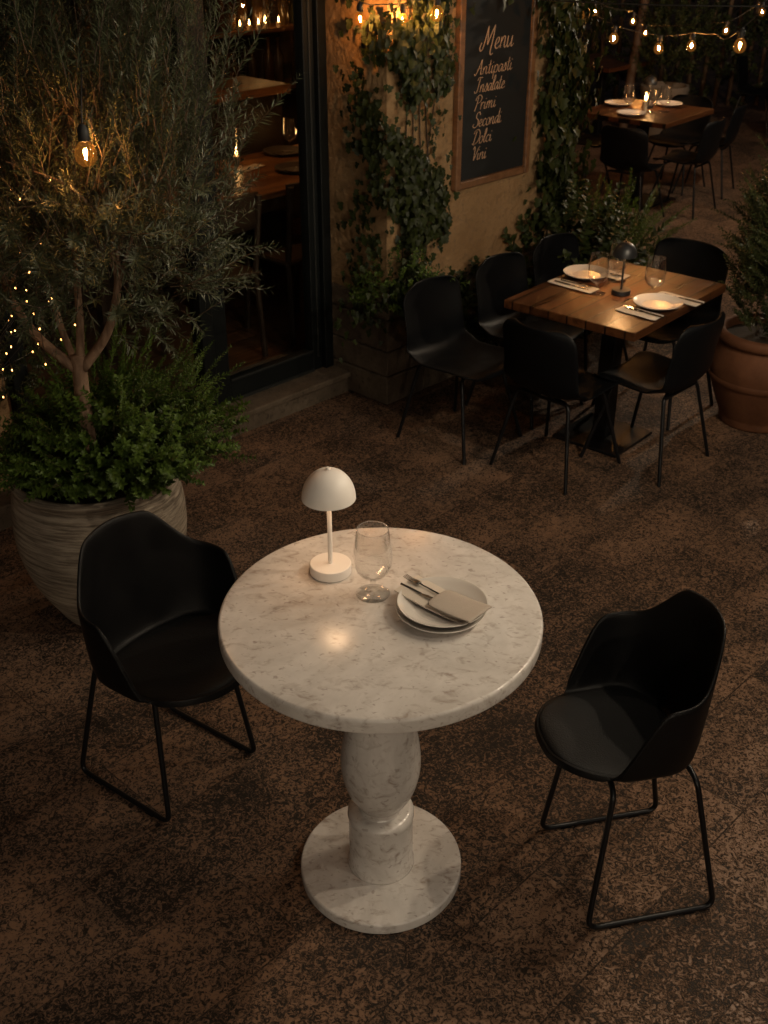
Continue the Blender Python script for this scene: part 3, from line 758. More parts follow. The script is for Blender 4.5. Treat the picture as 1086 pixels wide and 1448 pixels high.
def olive():
    t = thing('olive_tree', 'slim grey-green needle-leaved tree with forked trunk, growing from the ribbed planter', 'tree', (PX, PY, 0))
    bk = MB(); F = Vector((.025,-.09,.965)); base = Vector((.028,-.08,.49))
    tr = spline([base, (.020,-.085,.68), (.022,-.09,.86), F, F+Vector((0,0,.035))], 4)
    bk.tube(tr, [.027-.004*min(1, i/12) for i in range(len(tr))], 12)
    limbs = []
    for (dx, dy, h, r) in ((-.20,.0,.40,.0175), (-.085,.08,.46,.0125), (.025,.03,.48,.015), (.165,-.01,.42,.017)):
        m1 = F+Vector((dx*.62, dy*.5, h*.26)); m2 = F+Vector((dx*.93, dy*.9, h*.62)); e = F+Vector((dx*1.0, dy*1.3, h))
        sp = spline([F+Vector((dx*.04,0,-.015)), m1, m2, e], 5)
        bk.tube(sp, [r*(1-.5*i/(len(sp)-1)) for i in range(len(sp))], 10); limbs.append(sp)
    cen = Vector((.04,-.04,1.70)); rad = Vector((.56,.50,.72))
    sp_all = []
    for k in range(36):
        l = limbs[k % 4]; p = l[random.randint(10, len(l)-1)]
        d = rdir(); d.z = abs(d.z)*.9+.1
        q = cen+Vector((d.x*rad.x*rnd(.5,.78), d.y*rad.y*rnd(.5,.78), -.30+d.z*rad.z*rnd(.7,1.3)))
        mid = (p+q)/2+Vector((0,0,.06))+rdir()*.05
        sp = spline([p, mid, q], 6); bk.tube(sp, [.0075*(1-.75*i/(len(sp)-1)) for i in range(len(sp))], 6); sp_all += sp[4:]
    bk.build('trunk', 'bark', t, angle=None)
    S = Sprays()
    def sp_leaf(p, d, ln, k=1.):
        S.shoot(p, d, ln, .0108, rnd(.034,.052)*k, rnd(.0044,.0058)*k, bend=(0,0,.03), out=rnd(.75,1.1), wob=.38, rad=.0017, whorl=2 if random.random() < .5 else 3, taper=.45, start=.05)
    cnt = 0
    while cnt < 1450:
        if cnt < 480: p = random.choice(sp_all)+rdir()*rnd(.0,.14)
        else:
            d = rdir(); p = cen+Vector((d.x*rad.x, d.y*rad.y, d.z*rad.z))*rnd(.45,.95)
        if p.z < 1.14 or p.z > 2.40: continue
        if p.y < .1 and -.20 < p.x < .20 and p.z < 1.19: continue
        if mnoise.noise(p*4.6) < -.12 and random.random() < .85: continue
        q_ = Vector((.23,-.48,1.71)); ax = Vector((.245,-.955,.16)); tt_ = (p-q_).dot(ax)
        if tt_ > -.05 and (p-q_-ax*tt_).length < .15: continue
        o = Vector((p.x-cen.x, p.y-cen.y, 0))
        d = o*.6+Vector((0,0,1.1))+rdir()*.36
        if p.z < 1.32: d = o*1.5+Vector((0,0,rnd(-.05,.5)))+rdir()*.45
        sp_leaf(p, d, rnd(.14,.30)); cnt += 1
    # low skirt of the crown hanging in front of the limbs, left and right
    for k in range(330):
        a = rnd(0, 2*PI) if k % 2 else rnd(-2.9,-.2); r_ = rnd(.14,.46); p = Vector((.04+r_*math.cos(a), -.04+r_*math.sin(a)*.9, rnd(1.16,1.55)))
        if p.y < .1 and -.22 < p.x < .22 and p.z < 1.21: continue
        sp_leaf(p, Vector((math.cos(a)*.8, math.sin(a)*.8, rnd(-.1,.7)))+rdir()*.4, rnd(.10,.22))
    # long shoots leaning out over the door side
    for (px, pz, dx, dz, ln) in ((.34,1.66,.50,.80,.40),(.38,1.48,.62,.62,.40),(.42,1.36,.80,.42,.30),(.36,1.26,.9,.12,.30),(.34,1.84,.35,.9,.36),(.42,1.56,.7,.62,.30),(.40,1.20,1.,.15,.26),(.26,1.9,.3,.95,.36),(.40,1.40,.9,.65,.28),(.44,1.30,.9,.5,.26),(.30,1.74,.4,.8,.36)):
        S.shoot((px, rnd(-.30,.0), pz), (dx, rnd(-.35,.05), dz), ln, .0135, .040, .0054, bend=(0,0,.03), out=.85, wob=.20, rad=.0026, whorl=2, taper=.5, start=.0)
    link('crown', S.mesh('crown', NEEDLE), 'olive_leaf', t, smooth=True, angle=None)
    S.tw.build('twigs', 'twig', t, angle=None)
olive()

def herbs():
    t = thing('green_shrub', 'bushy fresh green shrub spilling over the rim of the ribbed planter', 'shrub', (PX, PY, 0))
    S = Sprays()
    k = 0
    while k < 900:
        a = rnd(0, 2*PI); f = math.sqrt(rnd(0,1)); o = Vector((math.cos(a), math.sin(a), 0))
        # dome of short leafy shoots: start points spread through the volume
        lvl = rnd(0,1)
        p = o*(f*(.20+.15*lvl))+Vector((.05+.05*lvl, 0, .56+lvl*.26*(1.1-f*.7)))
        if mnoise.noise(p*6.) < -.25 and random.random() < .6: continue
        d = o*(.4+f*.9)+Vector((0,0,.85-.40*f))+rdir()*.42
        S.shoot(p, d, rnd(.08,.16), .0150, rnd(.024,.036), rnd(.014,.020), bend=(0,0,-.05*f), out=rnd(.75,1.05), wob=.25, rad=.0018, whorl=3, taper=.5, start=.15); k += 1
    # sprays hanging a little over the rim, and taller feathery ones behind and towards the step
    for k in range(26):
        a = rnd(0, 2*PI); o = Vector((math.cos(a), math.sin(a), 0))
        S.shoot(o*.26+Vector((0,0,rnd(.55,.60))), o*1.0+Vector((0,0,.25))+rdir()*.3, rnd(.08,.15), .014, .024, .012, bend=(0,0,-.22), out=.8, wob=.2, rad=.0014, whorl=2, taper=.5, start=.1)
    for k in range(110):
        a = rnd(-.9, 2.3); o = Vector((math.cos(a), math.sin(a), 0))
        p = o*rnd(.12,.36)+Vector((.03,0,rnd(.62,.86)))
        S.shoot(p, o*.7+Vector((0,0,.8))+rdir()*.35, rnd(.10,.22), .0095, .020, .0075, bend=(0,0,-.03), out=.8, wob=.2, rad=.0014, whorl=3, taper=.6, start=.05)
    link('foliage', S.mesh('foliage', OVAL), 'herb_leaf', t, angle=None)
    S.tw.build('stems', 'green_stem', t, angle=None)
herbs()

# ------------------------------------------------------------------ climbing plants on the wall
def ivy(label, spots, stems, n, size, mat='ivy_leaf', name='climbing_ivy'):
    """spots: list of (weight, fn()) giving (point, outward normal) in wall coords"""
    t = thing(name, label, 'ivy', P0, TH)
    P, A, Nn, L, Wd = [], [], [], [], []
    ws = [s[0] for s in spots]
    k = 0
    while k < n:
        s = random.choices(spots, ws)[0]; p, nn = s[1]()
        c = mnoise.noise(Vector((p[0]*6.5, p[1]*6.5, p[2]*5.0+len(label))))
        if c < -.05 and random.random() < .88: continue
        nn = (Vector(nn)+rdir()*.55).normalized()
        d = Vector((rnd(-.7,.7), 0, -1.0))+rdir()*.35; d = d-nn*d.dot(nn)*.8
        sz = rnd(*size)*(1+.35*c)
        P.append(tuple(p)); A.append(tuple(d)); Nn.append(tuple(nn)); L.append(sz); Wd.append(sz*rnd(.75,.95)); k += 1
    link('leaves', leaves_mesh('leaves', IVY, P, A, Nn, L, Wd), mat, t, angle=None)
    b = MB()
    for st in stems: b.tube(spline(st, 5), .0032, 5)
    b.build('stems', 'twig', t, angle=None)
    return t
def col1_front():
    z = rnd(.62, 2.35); half = .15+.03*math.sin(z*7)+.05*max(0, z-1.5); u = .11+random.gauss(0, .58)*half
    return (min(.40, max(-.06, u)), -rnd(.012,.10), z), (-.25,-1,.15)
def col1_edge():
    z = rnd(.75, 2.0); return (rnd(.24,.37)+.03*math.sin(z*9), -rnd(.01,.05), z), (0,-1,.1)
def col1_side():
    z = rnd(.5, 2.3); w = abs(random.gauss(0,.10)); return (-rnd(.01,.07), min(.28,w), z), (-1,-.2,.15)
def col1_low():
    u = random.gauss(.10,.13); z = .60+random.gauss(0,.085)-.3*abs(u-.1); return (u, -rnd(.01,.20) if u > 0 else rnd(-.16,.15), z), (-.2,-1,.4)
ivy('ragged green ivy climbing the pillar between the glazed door and the menu board', [(5,col1_front),(1,col1_edge),(1.5,col1_side),(1.4,col1_low)],
    [[(.10+.05*k, -.008, .55), (.08+.06*k+.02, -.012, 1.0), (.12+.04*k, -.010, 1.5), (.10+.06*k, -.012, 2.4)] for k in range(4)]
    + [[(.24,-.01,.62),(.27,-.012,.85),(.25,-.01,1.1),(.30,-.012,1.4)], [(.12,-.01,.54),(.11,-.012,.35),(.14,-.012,.12)]], 4200, (.020,.040))
def col2_front():
    z = rnd(.70, 2.35); return (1.315-abs(random.gauss(0,.125)), -rnd(.01,.10), z), (.1,-1,.15)
def col2_side():
    z = rnd(.6, 2.35); return (1.31+abs(random.gauss(0,.10)), rnd(-.10,.15), z), (.8,-.8,.1)
def col2_top():
    return (rnd(.50,1.05), -rnd(.04,.07), 2.0-abs(random.gauss(0,.10))), (0,-1,.1)
ivy('dense dark ivy hanging down the wall corner beyond the menu board', [(5,col2_front),(4,col2_side),(.10,col2_top)],
    [[(1.18+.06*k,-.010,.5),(1.20+.05*k,-.012,1.1),(1.16+.07*k,-.010,1.7),(1.2+.04*k,-.012,2.4)] for k in range(3)]
    + [[(1.1,-.03,2.0),(.9,-.045,2.02),(.7,-.045,2.0),(.5,-.04,2.03)]], 3100, (.030,.058))

def bush(name, label, cen, rad, n, mat, tpl, ll, lw, cat='shrub', up=.6, zmin=.02, whorl=2, step=.014, stem='green_stem', ln=(.12,.26)):
    t = thing(name, label, cat, (cen[0], cen[1], 0))
    S = Sprays()
    for k in range(n):
        d = rdir(); f = rnd(.35, .95); p = Vector((d.x*rad[0], d.y*rad[1], d.z*rad[2]))*f
        p.z += cen[2]
        if p.z < zmin: continue
        c = mnoise.noise(Vector((p.x*5, p.y*5, p.z*5)))
        if c < -.15 and random.random() < .7: continue
        dd = Vector((d.x, d.y, abs(d.z)*.6+up))+rdir()*.5
        S.shoot(p, dd, rnd(*ln), step, rnd(*ll), rnd(*lw), bend=(0,0,-.02), out=.9, wob=.25, whorl=whorl, taper=.4, start=.1)
    link('foliage', S.mesh('foliage', tpl), mat, t, angle=None)
    S.tw.build('stems', stem, t, angle=None)
    # main stems from the ground
    return t
c = uw(.62,-.09); bush('low_shrub', 'low dark leafy shrub growing along the wall foot under the menu board', (c[0],c[1],.28), (.30,.13,.30), 320, 'bush_leaf', OVAL, (.03,.05), (.022,.032), step=.018, ln=(.07,.15))
c = uw(1.32,-.10); bush('leafy_shrub', 'broad-leaved green shrub at the wall corner behind the chairs', (c[0],c[1],.36), (.38,.28,.44), 380, 'bush_leaf', OVAL, (.045,.075), (.03,.045), step=.022, ln=(.14,.28))
c = uw(1.72,-.12); bush('fine_shrub', 'fine-leaved olive green shrub at the end of the planting, beside the open paving', (c[0],c[1],.28), (.34,.30,.36), 330, 'herb_leaf', NEEDLE, (.022,.036), (.007,.012), step=.011, ln=(.16,.34), whorl=3)
c = uw(.02,-.06); bush('pillar_shrub', 'small lit green shrub growing at mid height against the stone pillar', (c[0],c[1],.60), (.20,.12,.14), 170, 'herb_leaf', OVAL, (.018,.03), (.010,.016), step=.012, ln=(.08,.15), up=.2)

# ------------------------------------------------------------------ terracotta pot with box shrub
TX, TY = 1.80, 2.86
t = thing('terracotta_pot', 'rounded terracotta pot with thick rim and raised band, beside the wooden table', 'planter', (TX,TY,0))
pts = [(.150,.0),(.168,.004),(.172,.03),(.176,.05),(.205,.12),(.238,.22),(.245,.30),(.225,.375),(.212,.40),(.214,.412),(.232,.418),(.238,.44),(.228,.460),(.205,.462),(.198,.44)]
MB().lathe([(p.x, p.y) for p in spline([(a, b_, 0) for a, b_ in pts], 4)]+[(.198,.40)], 72).build('pot', 'terracotta', t, angle=None)
MB().lathe([(.2472,.225),(.2500,.232),(.2520,.240),(.2512,.248),(.2490,.254)], 72, cap=False).build('raised_band', 'terracotta', t, angle=None)
MB().lathe([(.001,.425),(.1,.43),(.202,.42)], 32, cap=False).build('soil', 'soil', t)
bx = bush('box_shrub', 'dense small-leaved shrub growing upright in the terracotta pot', (TX+.05,TY,.80), (.26,.26,.46), 1100, 'boxwood_leaf', OVAL, (.018,.028), (.011,.016), step=.0095, up=.8, zmin=.43, ln=(.10,.22))

# ------------------------------------------------------------------ far table and what stands beyond
FT = (2.03,7.05); fa = R(50)
wood_table('wooden_table', 'far wooden table with a lit candle in the dark end of the patio', (*FT,0), fa, .80, .78, base=.42)
FG = 'dark chairs around the far candlelit table'
dup(ch, (1.87,6.53,0), face(52), 'dark chair seen square from behind at the near end of the far candlelit table', FG)
dup(ch, (2.33,6.78,0), face(142), 'dark chair in side view on the open paving side of the far candlelit table', FG)
dup(ch, (2.42,7.50,0), face(230), 'dark chair behind the far candlelit table, its back catching the candle glow', FG)
dup(ch, (1.62,7.48,0), face(-40), 'dark chair with a glowing seat half hidden by ivy at the far candlelit table', FG)
dup(ch, (2.66,7.38,0), face(152), 'dark chair drawn back on the open paving past the far candlelit table', FG)
plate('white plate with a glass behind it on the far table', (1.86,7.25,.7085), .11)
plate('white plate in front of the candle on the far table', (1.88,6.83,.7085), .11)
plate('shaded white plate on the bush side of the far table', (2.25,7.22,.7085), .11)
goblet('stemmed glass by the ivy end of the far table', (1.90,7.06,.7045), None, 1.05)
goblet('stemmed glass between the candle and the open side of the far table', (2.16,6.98,.7045), None, 1.05)
goblet('stemmed glass close behind the candle on the far table', (2.06,6.96,.7045), None, .9)
table_lamp('table_lamp', 'small dark dome lamp standing behind the candle on the far table', (2.07,7.14,.7045), .85, 'lamp_black', 'lamp_disc_amber')
def candle(label, loc, h=.09, r=.02, fl=1., group=None):
    t = thing('candle', label, 'candle', loc, 0, group)
    MB().lathe([(.0005,0),(r,0),(r,h),(r*.8,h+.002),(.0005,h-.003)], 20, cap=False).build('wax_body', 'wax', t)
    MB().lathe([(.0004,h+.004),(.0055*fl,h+.012*fl),(.0062*fl,h+.020*fl),(.004*fl,h+.034*fl),(.0006,h+.05*fl)], 10, cap=False).build('flame', 'flame', t)
    return t
candle('tall lit candle in the middle of the far wooden table', (2.01,6.97,.7045), .08, .018, 1.3)
wood_table('wooden_table', 'unlit wooden table behind the ivy at the far end', (2.15,9.7,0), R(46), .8, .7)
wood_table('wooden_table', 'unlit wooden table in the dark beyond the open paving', (4.35,9.6,0), R(46), .9, .8)
DG = 'dark chairs at the unlit far tables'
dup(ch, (3.95,9.1,0), face(60), 'dark chair at the near side of the unlit table beyond the open paving', DG)
dup(ch, (3.75,9.8,0), face(-30), 'dark chair at the hedge side of the unlit table beyond the open paving', DG)
dup(ch, (4.6,9.0,0), face(120), 'dark chair at the frame side of the unlit table beyond the open paving', DG)

# pole, planter and hedge at the end of the patio
t = thing('timber_post', 'slanting timber post behind the far string lights', 'post', (2.33,9.35,0))
b = MB(); b.tube([(0,0,0),(.06,.1,.6),(.17,.25,1.5),(.34,.5,3.0)], .046, 10); b.build('post', 'pole_timber', t)
MB().lathe([(.10,.0),(.10,.03),(.052,.05),(.05,.12)], 20).build('foot', 'pole_timber', t)
t = thing('grey_planter', 'round pale planter in the dark in front of the hedge', 'planter', (2.75,9.55,0))
MB().lathe([(.15,.0),(.19,.1),(.225,.42),(.24,.47),(.235,.50),(.21,.5),(.205,.44)], 40).build('pot', 'grey_planter', t)
bush('dark_shrub', 'dark shrub growing in the round pale planter', (2.75,9.55,.85), (.42,.36,.46), 260, 'hedge_leaf', OVAL, (.035,.06), (.02,.03), step=.02, zmin=.48)
def hedge(name, label, x0, y0, x1, y1, h, th, n, cat='hedge'):
    t = thing(name, label, cat, ((x0+x1)/2,(y0+y1)/2,0))
    S = Sprays(); cx, cy = (x0+x1)/2, (y0+y1)/2
    dx, dy = x1-x0, y1-y0; L = math.hypot(dx, dy); nx, ny = -dy/L, dx/L
    for k in range(n):
        f = rnd(-.5,.5); z = h*rnd(.02,1.0); q = th*(.5-abs(random.gauss(0,.22)))*(-1 if random.random() < .75 else 1)
        top = h*(.86+.2*mnoise.noise(Vector((f*L*1.2, 3.1, 0))))
        p = Vector((dx*f-nx*q*-1, dy*f-ny*q*-1, min(z, top)))
        if mnoise.noise(Vector((p.x*2.2, p.z*2.2, 5.))) < -.22 and random.random() < .7: continue
        d = Vector((-nx*rnd(.2,1), -ny*rnd(.2,1), rnd(-.2,.9)))+rdir()*.5
        S.shoot(p, d, rnd(.15,.32), .026, rnd(.05,.08), rnd(.025,.04), bend=(0,0,-.03), wob=.3, taper=.3)
    link('foliage', S.mesh('foliage', OVAL), 'hedge_leaf', t, angle=None)
    S.tw.build('branches', 'twig', t, angle=None)
    # dense twiggy core
    b = MB(); 
    for k in range(int(L/.16)):
        f = -.5+(k+.5)/int(L/.16); b.tube([(dx*f, dy*f, 0), (dx*f+rnd(-.1,.1), dy*f+rnd(-.06,.06), h*.5), (dx*f+rnd(-.15,.15), dy*f, h*.95)], [.03,.02,.008], 6)
    b.build('trunks', 'bark', t, angle=None)
hedge('clipped_hedge', 'tall dark leafy hedge closing the far end of the patio', .9, 11.2, 7.6, 11.6, 3.1, 1.0, 3000)
hedge('clipped_hedge', 'tall dark leafy hedge along the open side of the patio behind the unlit table', 7.2, 11.4, 6.6, 6.2, 2.9, .9, 1500)
bush('overhanging_foliage', 'leafy bush with yellowish shoots hanging behind the first far bulbs', (1.75,8.3,1.72), (.42,.40,.45), 200, 'hedge_leaf', OVAL, (.05,.08), (.03,.045), step=.025, zmin=1.0)

# ------------------------------------------------------------------ string lights
bulb_parts = {}
def bulb(parent, loc, s=1., fil='filament', drop=0.):
    if 'g' not in bulb_parts:
        gp = spline([(.0125,-.028,0),(.014,-.033,0),(.0235,-.046,0),(.0285,-.062,0),(.0265,-.079,0),(.016,-.092,0),(.0006,-.0965,0)], 4)
        g = MB().lathe([(p.x, p.y) for p in gp][::-1], 24, cap=False).build('bulb', 'bulb_glass', None, angle=None); bulb_parts['g'] = g.data; bpy.data.objects.remove(g)
        k = MB().lathe([(.006,.012),(.0095,.008),(.0135,.0),(.0150,-.004),(.0150,-.028),(.013,-.031)], 20).build('socket', 'cable_rubber', None); bulb_parts['s'] = k.data; bpy.data.objects.remove(k)
        f = MB()
        f.tube([(0,0,-.050),(0,0,-.055),(0,0,-.065),(0,0,-.070)], [.0020,.0048,.0048,.0020], 8)
        f = f.build('filament', 'filament', None); bulb_parts['f'] = f.data
        f2 = f.data.copy(); f2.materials[0] = M['filament_fill']; bulb_parts['fo'] = f2; bpy.data.objects.remove(f)
    b = bpy.data.objects.new('bulb', bulb_parts['g']); C.objects.link(b); b.parent = parent; b.location = loc; b.scale = (s, s, s)
    for nm, key in (('socket', 's'), ('filament', 'fo' if fil != 'filament' else 'f')):
        o = bpy.data.objects.new(nm, bulb_parts[key]); C.objects.link(o); o.parent = b
    return b
def string(label, bulbs, ends, name='string_lights', sag=.05):
    """bulbs: (x,y,z of the glass centre, scale, filament); the cable passes over every socket"""
    t = thing(name, label, 'string lights', (0,0,0))
    pts = [ends[0]]
    for i, (x, y, z, s, f) in enumerate(bulbs):
        top = Vector((x, y, z+.072*s)); pts.append(tuple(top)); bulb(t, (x, y, z+.060*s), s, f)
        if i+1 < len(bulbs):
            n = Vector(bulbs[i+1][:3])+Vector((0,0,.072*bulbs[i+1][3])); m_ = (top+n)/2; m_.z += -.004-.012*(n-top).length; pts.append(tuple(m_))
    pts.append(ends[1])
    MB().tube(spline(pts, 5), .0028, 6).build('cable', 'cable_rubber', t, angle=None)
    return t
A_ = 'filament'; FILL_ = 'over'  # second kind: oversized fill bulbs added outside the view
string('string of round bulbs in front of the ivy beside the menu board, plus added unseen fill bulbs', [(-.10,2.97,1.785,.88,A_),(.08,3.05,1.772,.86,A_),(.222,3.02,1.802,1.0,A_),
        (1.72,1.20,1.85,2.4,FILL_),(1.55,.80,2.2,3.6,FILL_),(1.42,.15,2.24,3.6,FILL_),(1.15,-.75,2.36,2.6,FILL_),(.55,.75,2.34,1.5,FILL_),(1.5,-4.4,1.5,4.4,FILL_),(.3,-4.7,1.5,4.0,FILL_),(-.9,-4.5,1.5,3.4,FILL_)], ((-.30,2.95,1.95), (-1.8,-4.4,2.0)))  # these bulbs are added unseen, overhead and behind camera, to light table and floor
string('nearer string of large filament bulbs over the far end of the patio, plus one added unseen fill bulb', [(1.22,5.48,1.547,.9,A_),(1.34,4.95,1.475,.95,A_),(1.59,4.87,1.43,.95,A_),(1.76,4.80,1.452,.92,A_),(1.73,3.75,1.585,1.05,A_),(3.35,5.6,2.2,6.0,FILL_)], ((1.0,5.6,1.75), (4.4,6.3,2.6)))  # last bulb is added out of view to brighten the far paving
string('farther string of small filament bulbs in front of the dark hedge', [(1.54,6.85,1.43,.95,A_),(1.97,7.55,1.29,.9,A_),(2.27,8.45,1.10,.85,A_),(2.73,7.60,1.215,.95,A_),(2.98,7.55,1.36,.95,A_)], ((1.2,6.6,1.7), (3.5,7.4,1.7)))
t = thing('pendant_bulb', 'single glowing filament bulb hanging in the crown of the olive tree', 'light bulb', (0,0,0))
bulb(t, (-.755,.785,1.757), .97)
MB().tube(spline([(-.755,.785,1.764),(-.758,.82,1.82),(-.78,.95,1.90),(-.86,1.20,2.02)], 5), .0024, 6).build('cord', 'cable_rubber', t, angle=None)

# fairy lights in the foliage on the far side of the planter
t = thing('fairy_lights', 'tiny amber fairy lights glinting in the left side of the tree', 'fairy lights', (0,0,0))
me = None; pts = []
for k in range(98):
    if k < 66: pts.append((-1.24+abs(random.gauss(0,.16)), rnd(.86,1.35), rnd(.98,1.60))); continue
    if k < 84: pts.append((-1.50+abs(random.gauss(0,.22)), 1.75+rnd(-.12,.22), rnd(.80,1.5))); continue
    pts.append((-1.30+rnd(0,.10), rnd(1.0,1.3), rnd(.84,1.0)))
for p in pts:
    if me is None:
        o = MB().lathe([(.0004,-.0026),(.0016,-.0015),(.0019,.001),(.0013,.003),(.0004,.0035)], 8, cap=False).build('tiny_lamp', 'fairy_lamp', t, loc=p); me = o.data
    else:
        o = bpy.data.objects.new('tiny_lamp', me); C.objects.link(o); o.parent = t; o.location = p
w_ = sorted(pts, key=lambda p: (round(p[0]*9), p[2]))
MB().tube([(p[0], p[1]+.006, p[2]) for p in w_], .0012, 4).build('wire', 'cable_rubber', t, angle=None)
bush('dark_shrub', 'dark bush behind the ribbed planter that carries the fairy lights', (-1.62,1.95,.75), (.42,.30,.72), 300, 'boxwood_leaf', OVAL, (.02,.035), (.010,.016), step=.014, zmin=.05)

# ------------------------------------------------------------------ inside the restaurant
t = thing('long_table', 'long wooden dining table laid with dark plates inside the glazed door', 'table', uw(.15,1.40,.11), TH)
b = MB(); b.box((0,0,.725), (2.3,.80,.032), ch=.003); b.build('tabletop', 'indoor_wood', t, smooth=False)
for sx in (-1.02,1.02):
    for sy in (-.32,.32):
        b = MB(); b.box((sx,sy,.35), (.06,.06,.70), ch=.004); b.build('leg', 'dark_timber', t, smooth=False)
b = MB()
for sy in (-.355,.355): b.box((0,sy,.67), (2.1,.025,.07))
b.build('apron', 'dark_timber', t, smooth=False)
for (u_, w_, r, l) in ((.60,1.28,.125,'dark plate at the near edge of the long indoor table'), (.84,1.66,.125,'dark plate at the far edge of the long indoor table'), (.02,1.30,.125,'dark plate behind the tree shoots on the long indoor table'), (.20,1.68,.12,'dark plate behind the glasses on the long indoor table')):
    plate(l, uw(u_, w_, .8525), r, None, 'dark_ceramic')
goblet('stemmed glass beside the candle on the long indoor table', uw(.96,1.74,.8515)); goblet('stemmed glass behind the leaves on the long indoor table', uw(.55,1.74,.8515))
candle('lit candle by the door edge on the long indoor table', uw(1.07,1.70,.8515), .05, .02, 1.4)
candle('lit candle behind the tree shoots on the long indoor table', uw(.48,1.66,.8515), .04, .02, 1.1)
o = flat_napkin('folded napkin on the middle of the long indoor table', uw(.45,1.50,.852), TH+.3, .20, .08)
ic = None
for u_, w_, rz, l in ((.22,.92,TH,'dark wooden chair pulled to the door side of the long indoor table'), (.72,.95,TH+.1,'dark wooden chair by the door edge at the long indoor table'), (-.35,.92,TH,'dark wooden chair behind the tree at the long indoor table')):
    if ic is None:
        ic = thing('cafe_chair', l, 'chair', uw(u_,w_,.11), rz, 'wooden chairs at the indoor table')
        b = MB(); b.box((0,0,.44), (.40,.38,.03), ch=.01); b.build('seat', 'dark_timber', ic, smooth=False)
        for sx in (-1,1):
            MB().tube([(sx*.17,.16,.43),(sx*.185,.18,.0)], .016, 8).build('leg', 'dark_timber', ic)
            MB().tube([(sx*.185,-.20,.0),(sx*.175,-.17,.44),(sx*.18,-.22,.84)], .016, 8).build('leg', 'dark_timber', ic)
        rows = [[(-.19+.38*j/10, -.205-.018*math.sin(PI*j/10), z) for j in range(11)] for z in (.68,.72,.78,.83,.85)]
        MB().grid(rows).build('backrest', 'dark_timber', ic, angle=None, mods=[('SOLIDIFY', dict(thickness=.018)),])
    else: dup(ic, uw(u_,w_,.11), rz, l)
t = thing('bar_counter', 'wooden bar counter at the back of the indoor room', 'bar counter', uw(.20,2.15,.11), TH)
b = MB(); b.box((0,0,1.05), (1.9,.46,.05), ch=.005); b.build('countertop', 'indoor_wood', t, smooth=False)
b = MB(); b.box((0,.02,.51), (1.84,.38,1.02)); b.build('front_panel', 'dark_timber', t, smooth=False)
t = thing('back_shelves', 'dark shelves of bottles on the wall behind the indoor bar', 'shelves', uw(.8,2.85,0), TH)
b = MB()
for zz in (1.0,1.38,1.80,2.2): b.box((0,0,zz), (3.3,.26,.025))
b.build('shelf', 'indoor_wood', t, smooth=False)
b = MB()
for xx in (-1.65,-.55,.55,1.65): b.box((xx,.02,1.15), (.03,.24,2.3))
b.build('upright', 'dark_timber', t, smooth=False)
bt = None
for zz, lab in ((1.013,'dark glass bottle on the lowest lit shelf behind the bar'), (1.393,'dark glass bottle standing on the candle shelf behind the bar'), (1.813,'dark glass bottle on the top shelf behind the bar')):
    x = -.9
    while x < 2.36:
        if abs((x-.8)/.55-round((x-.8)/.55)) > .06 or True:
            p = uw(x, 2.80+rnd(-.03,.04), zz)
            if bt is None:
                o = MB().lathe([(.0005,0),(.036,0),(.038,.004),(.038,.165),(.034,.19),(.015,.225),(.0135,.285),(.016,.287),(.016,.30),(.0005,.30)], 16, cap=False).build('bottle', 'bottle_glass', None, loc=p, angle=None); bt = o
                tag(o, lab, 'bottle', 'bottles on the shelves behind the bar')
            else:
                o = bt.copy(); C.objects.link(o); o.location = p; o['label'] = lab
            o.scale = (1, 1, rnd(.75,1.08))
        x += rnd(.085,.15)
for i, u_ in enumerate((1.44,1.52,1.60,1.66,1.78,.55,.75,1.95)):
    candle('small candle burning among the bottles on the shelf behind the bar', uw(u_, 2.735, 1.393), .03, .016, .8 if i != 3 else 1.2, 'candles on the shelf behind the bar')
for u_ in (.35,.75): goblet('stemmed glass standing on the bar counter indoors', uw(u_, 2.05, 1.186), 'glasses on the bar counter', 1.1)

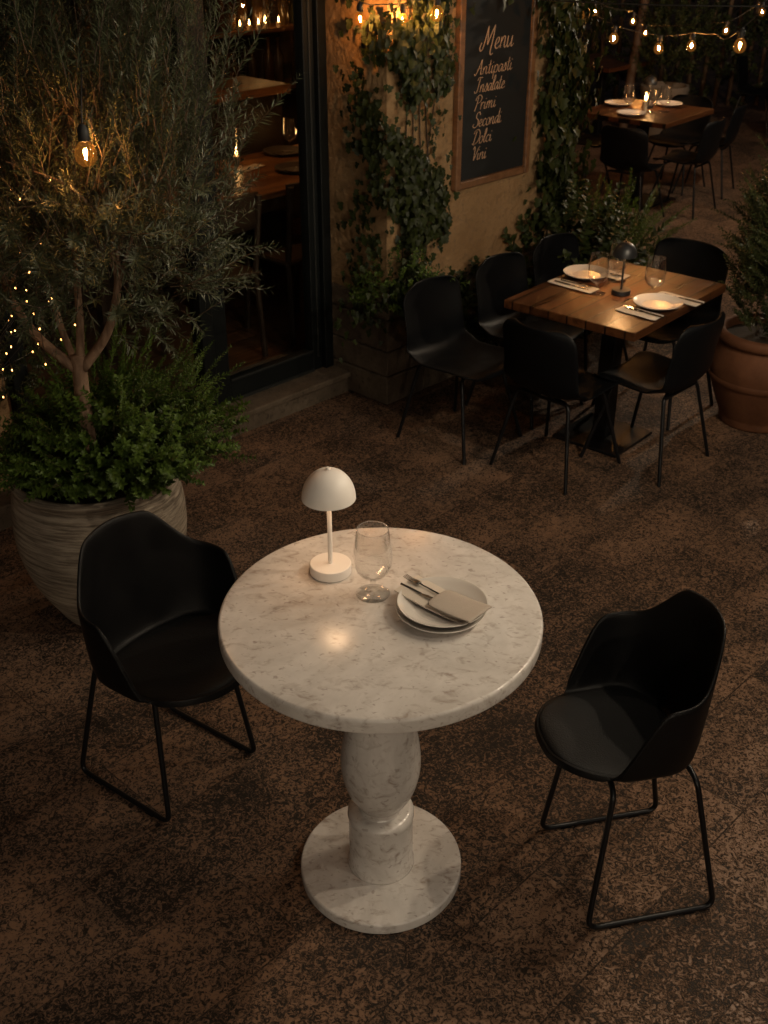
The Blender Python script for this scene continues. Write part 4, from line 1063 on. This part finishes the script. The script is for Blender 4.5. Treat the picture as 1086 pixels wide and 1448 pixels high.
# ------------------------------------------------------------------ light
pl = bpy.data.lights.new('indoor_fill', 'POINT'); pl.energy = 9.5; pl.color = (1., .45, .15); pl.shadow_soft_size = .08  # added fill light without a fixture, warms the indoor table from out of view
po = bpy.data.objects.new('indoor_fill', pl); C.objects.link(po); po.location = uw(.35, 1.25, 2.05)
w = bpy.data.worlds.new('World'); scene.world = w; w.use_nodes = True
nt = w.node_tree; bg = nt.nodes['Background']
sky = nt.nodes.new('ShaderNodeTexSky'); sky.sky_type = 'NISHITA'; sky.sun_disc = False
SUN_EL, SUN_AZ = R(50), R(150)
sky.sun_elevation = SUN_EL; sky.sun_rotation = SUN_AZ
sky.air_density = 1.0; sky.dust_density = 4.0
nt.links.new(sky.outputs[0], bg.inputs[0]); bg.inputs[1].default_value = .002
ld = bpy.data.lights.new('dusk_sun', 'SUN'); ld.energy = .09; ld.angle = R(60); ld.color = (1., .93, .86)
lo = bpy.data.objects.new('dusk_sun', ld); C.objects.link(lo)
d = Vector((math.sin(SUN_AZ)*math.cos(SUN_EL), math.cos(SUN_AZ)*math.cos(SUN_EL), math.sin(SUN_EL)))
lo.rotation_euler = d.to_track_quat('Z', 'Y').to_euler(); lo.location = (0,0,6)

# ------------------------------------------------------------------ camera
cd = bpy.data.cameras.new('camera'); cam = bpy.data.objects.new('camera', cd); C.objects.link(cam)
cam.location = (0, -2.153, 2.317); cam.rotation_euler = (R(90-29.5), 0, 0)
cd.sensor_fit = 'VERTICAL'; cd.sensor_height = 36.; cd.lens = 1600/1448*36; cd.clip_start = .05; cd.clip_end = 200
cd.dof.use_dof = True; cd.dof.focus_distance = 2.75; cd.dof.aperture_fstop = 7.5
scene.camera = cam
scene.view_settings.view_transform = 'Standard'; scene.view_settings.look = 'None'
scene.view_settings.exposure = 0; scene.view_settings.gamma = 1; scene.view_settings.use_curve_mapping = False
cy = scene.cycles
cy.use_denoising = True; cy.sample_clamp_indirect = 4.; cy.sample_clamp_direct = 0.
cy.max_bounces = 8; cy.transparent_max_bounces = 16; cy.caustics_reflective = False; cy.caustics_refractive = False
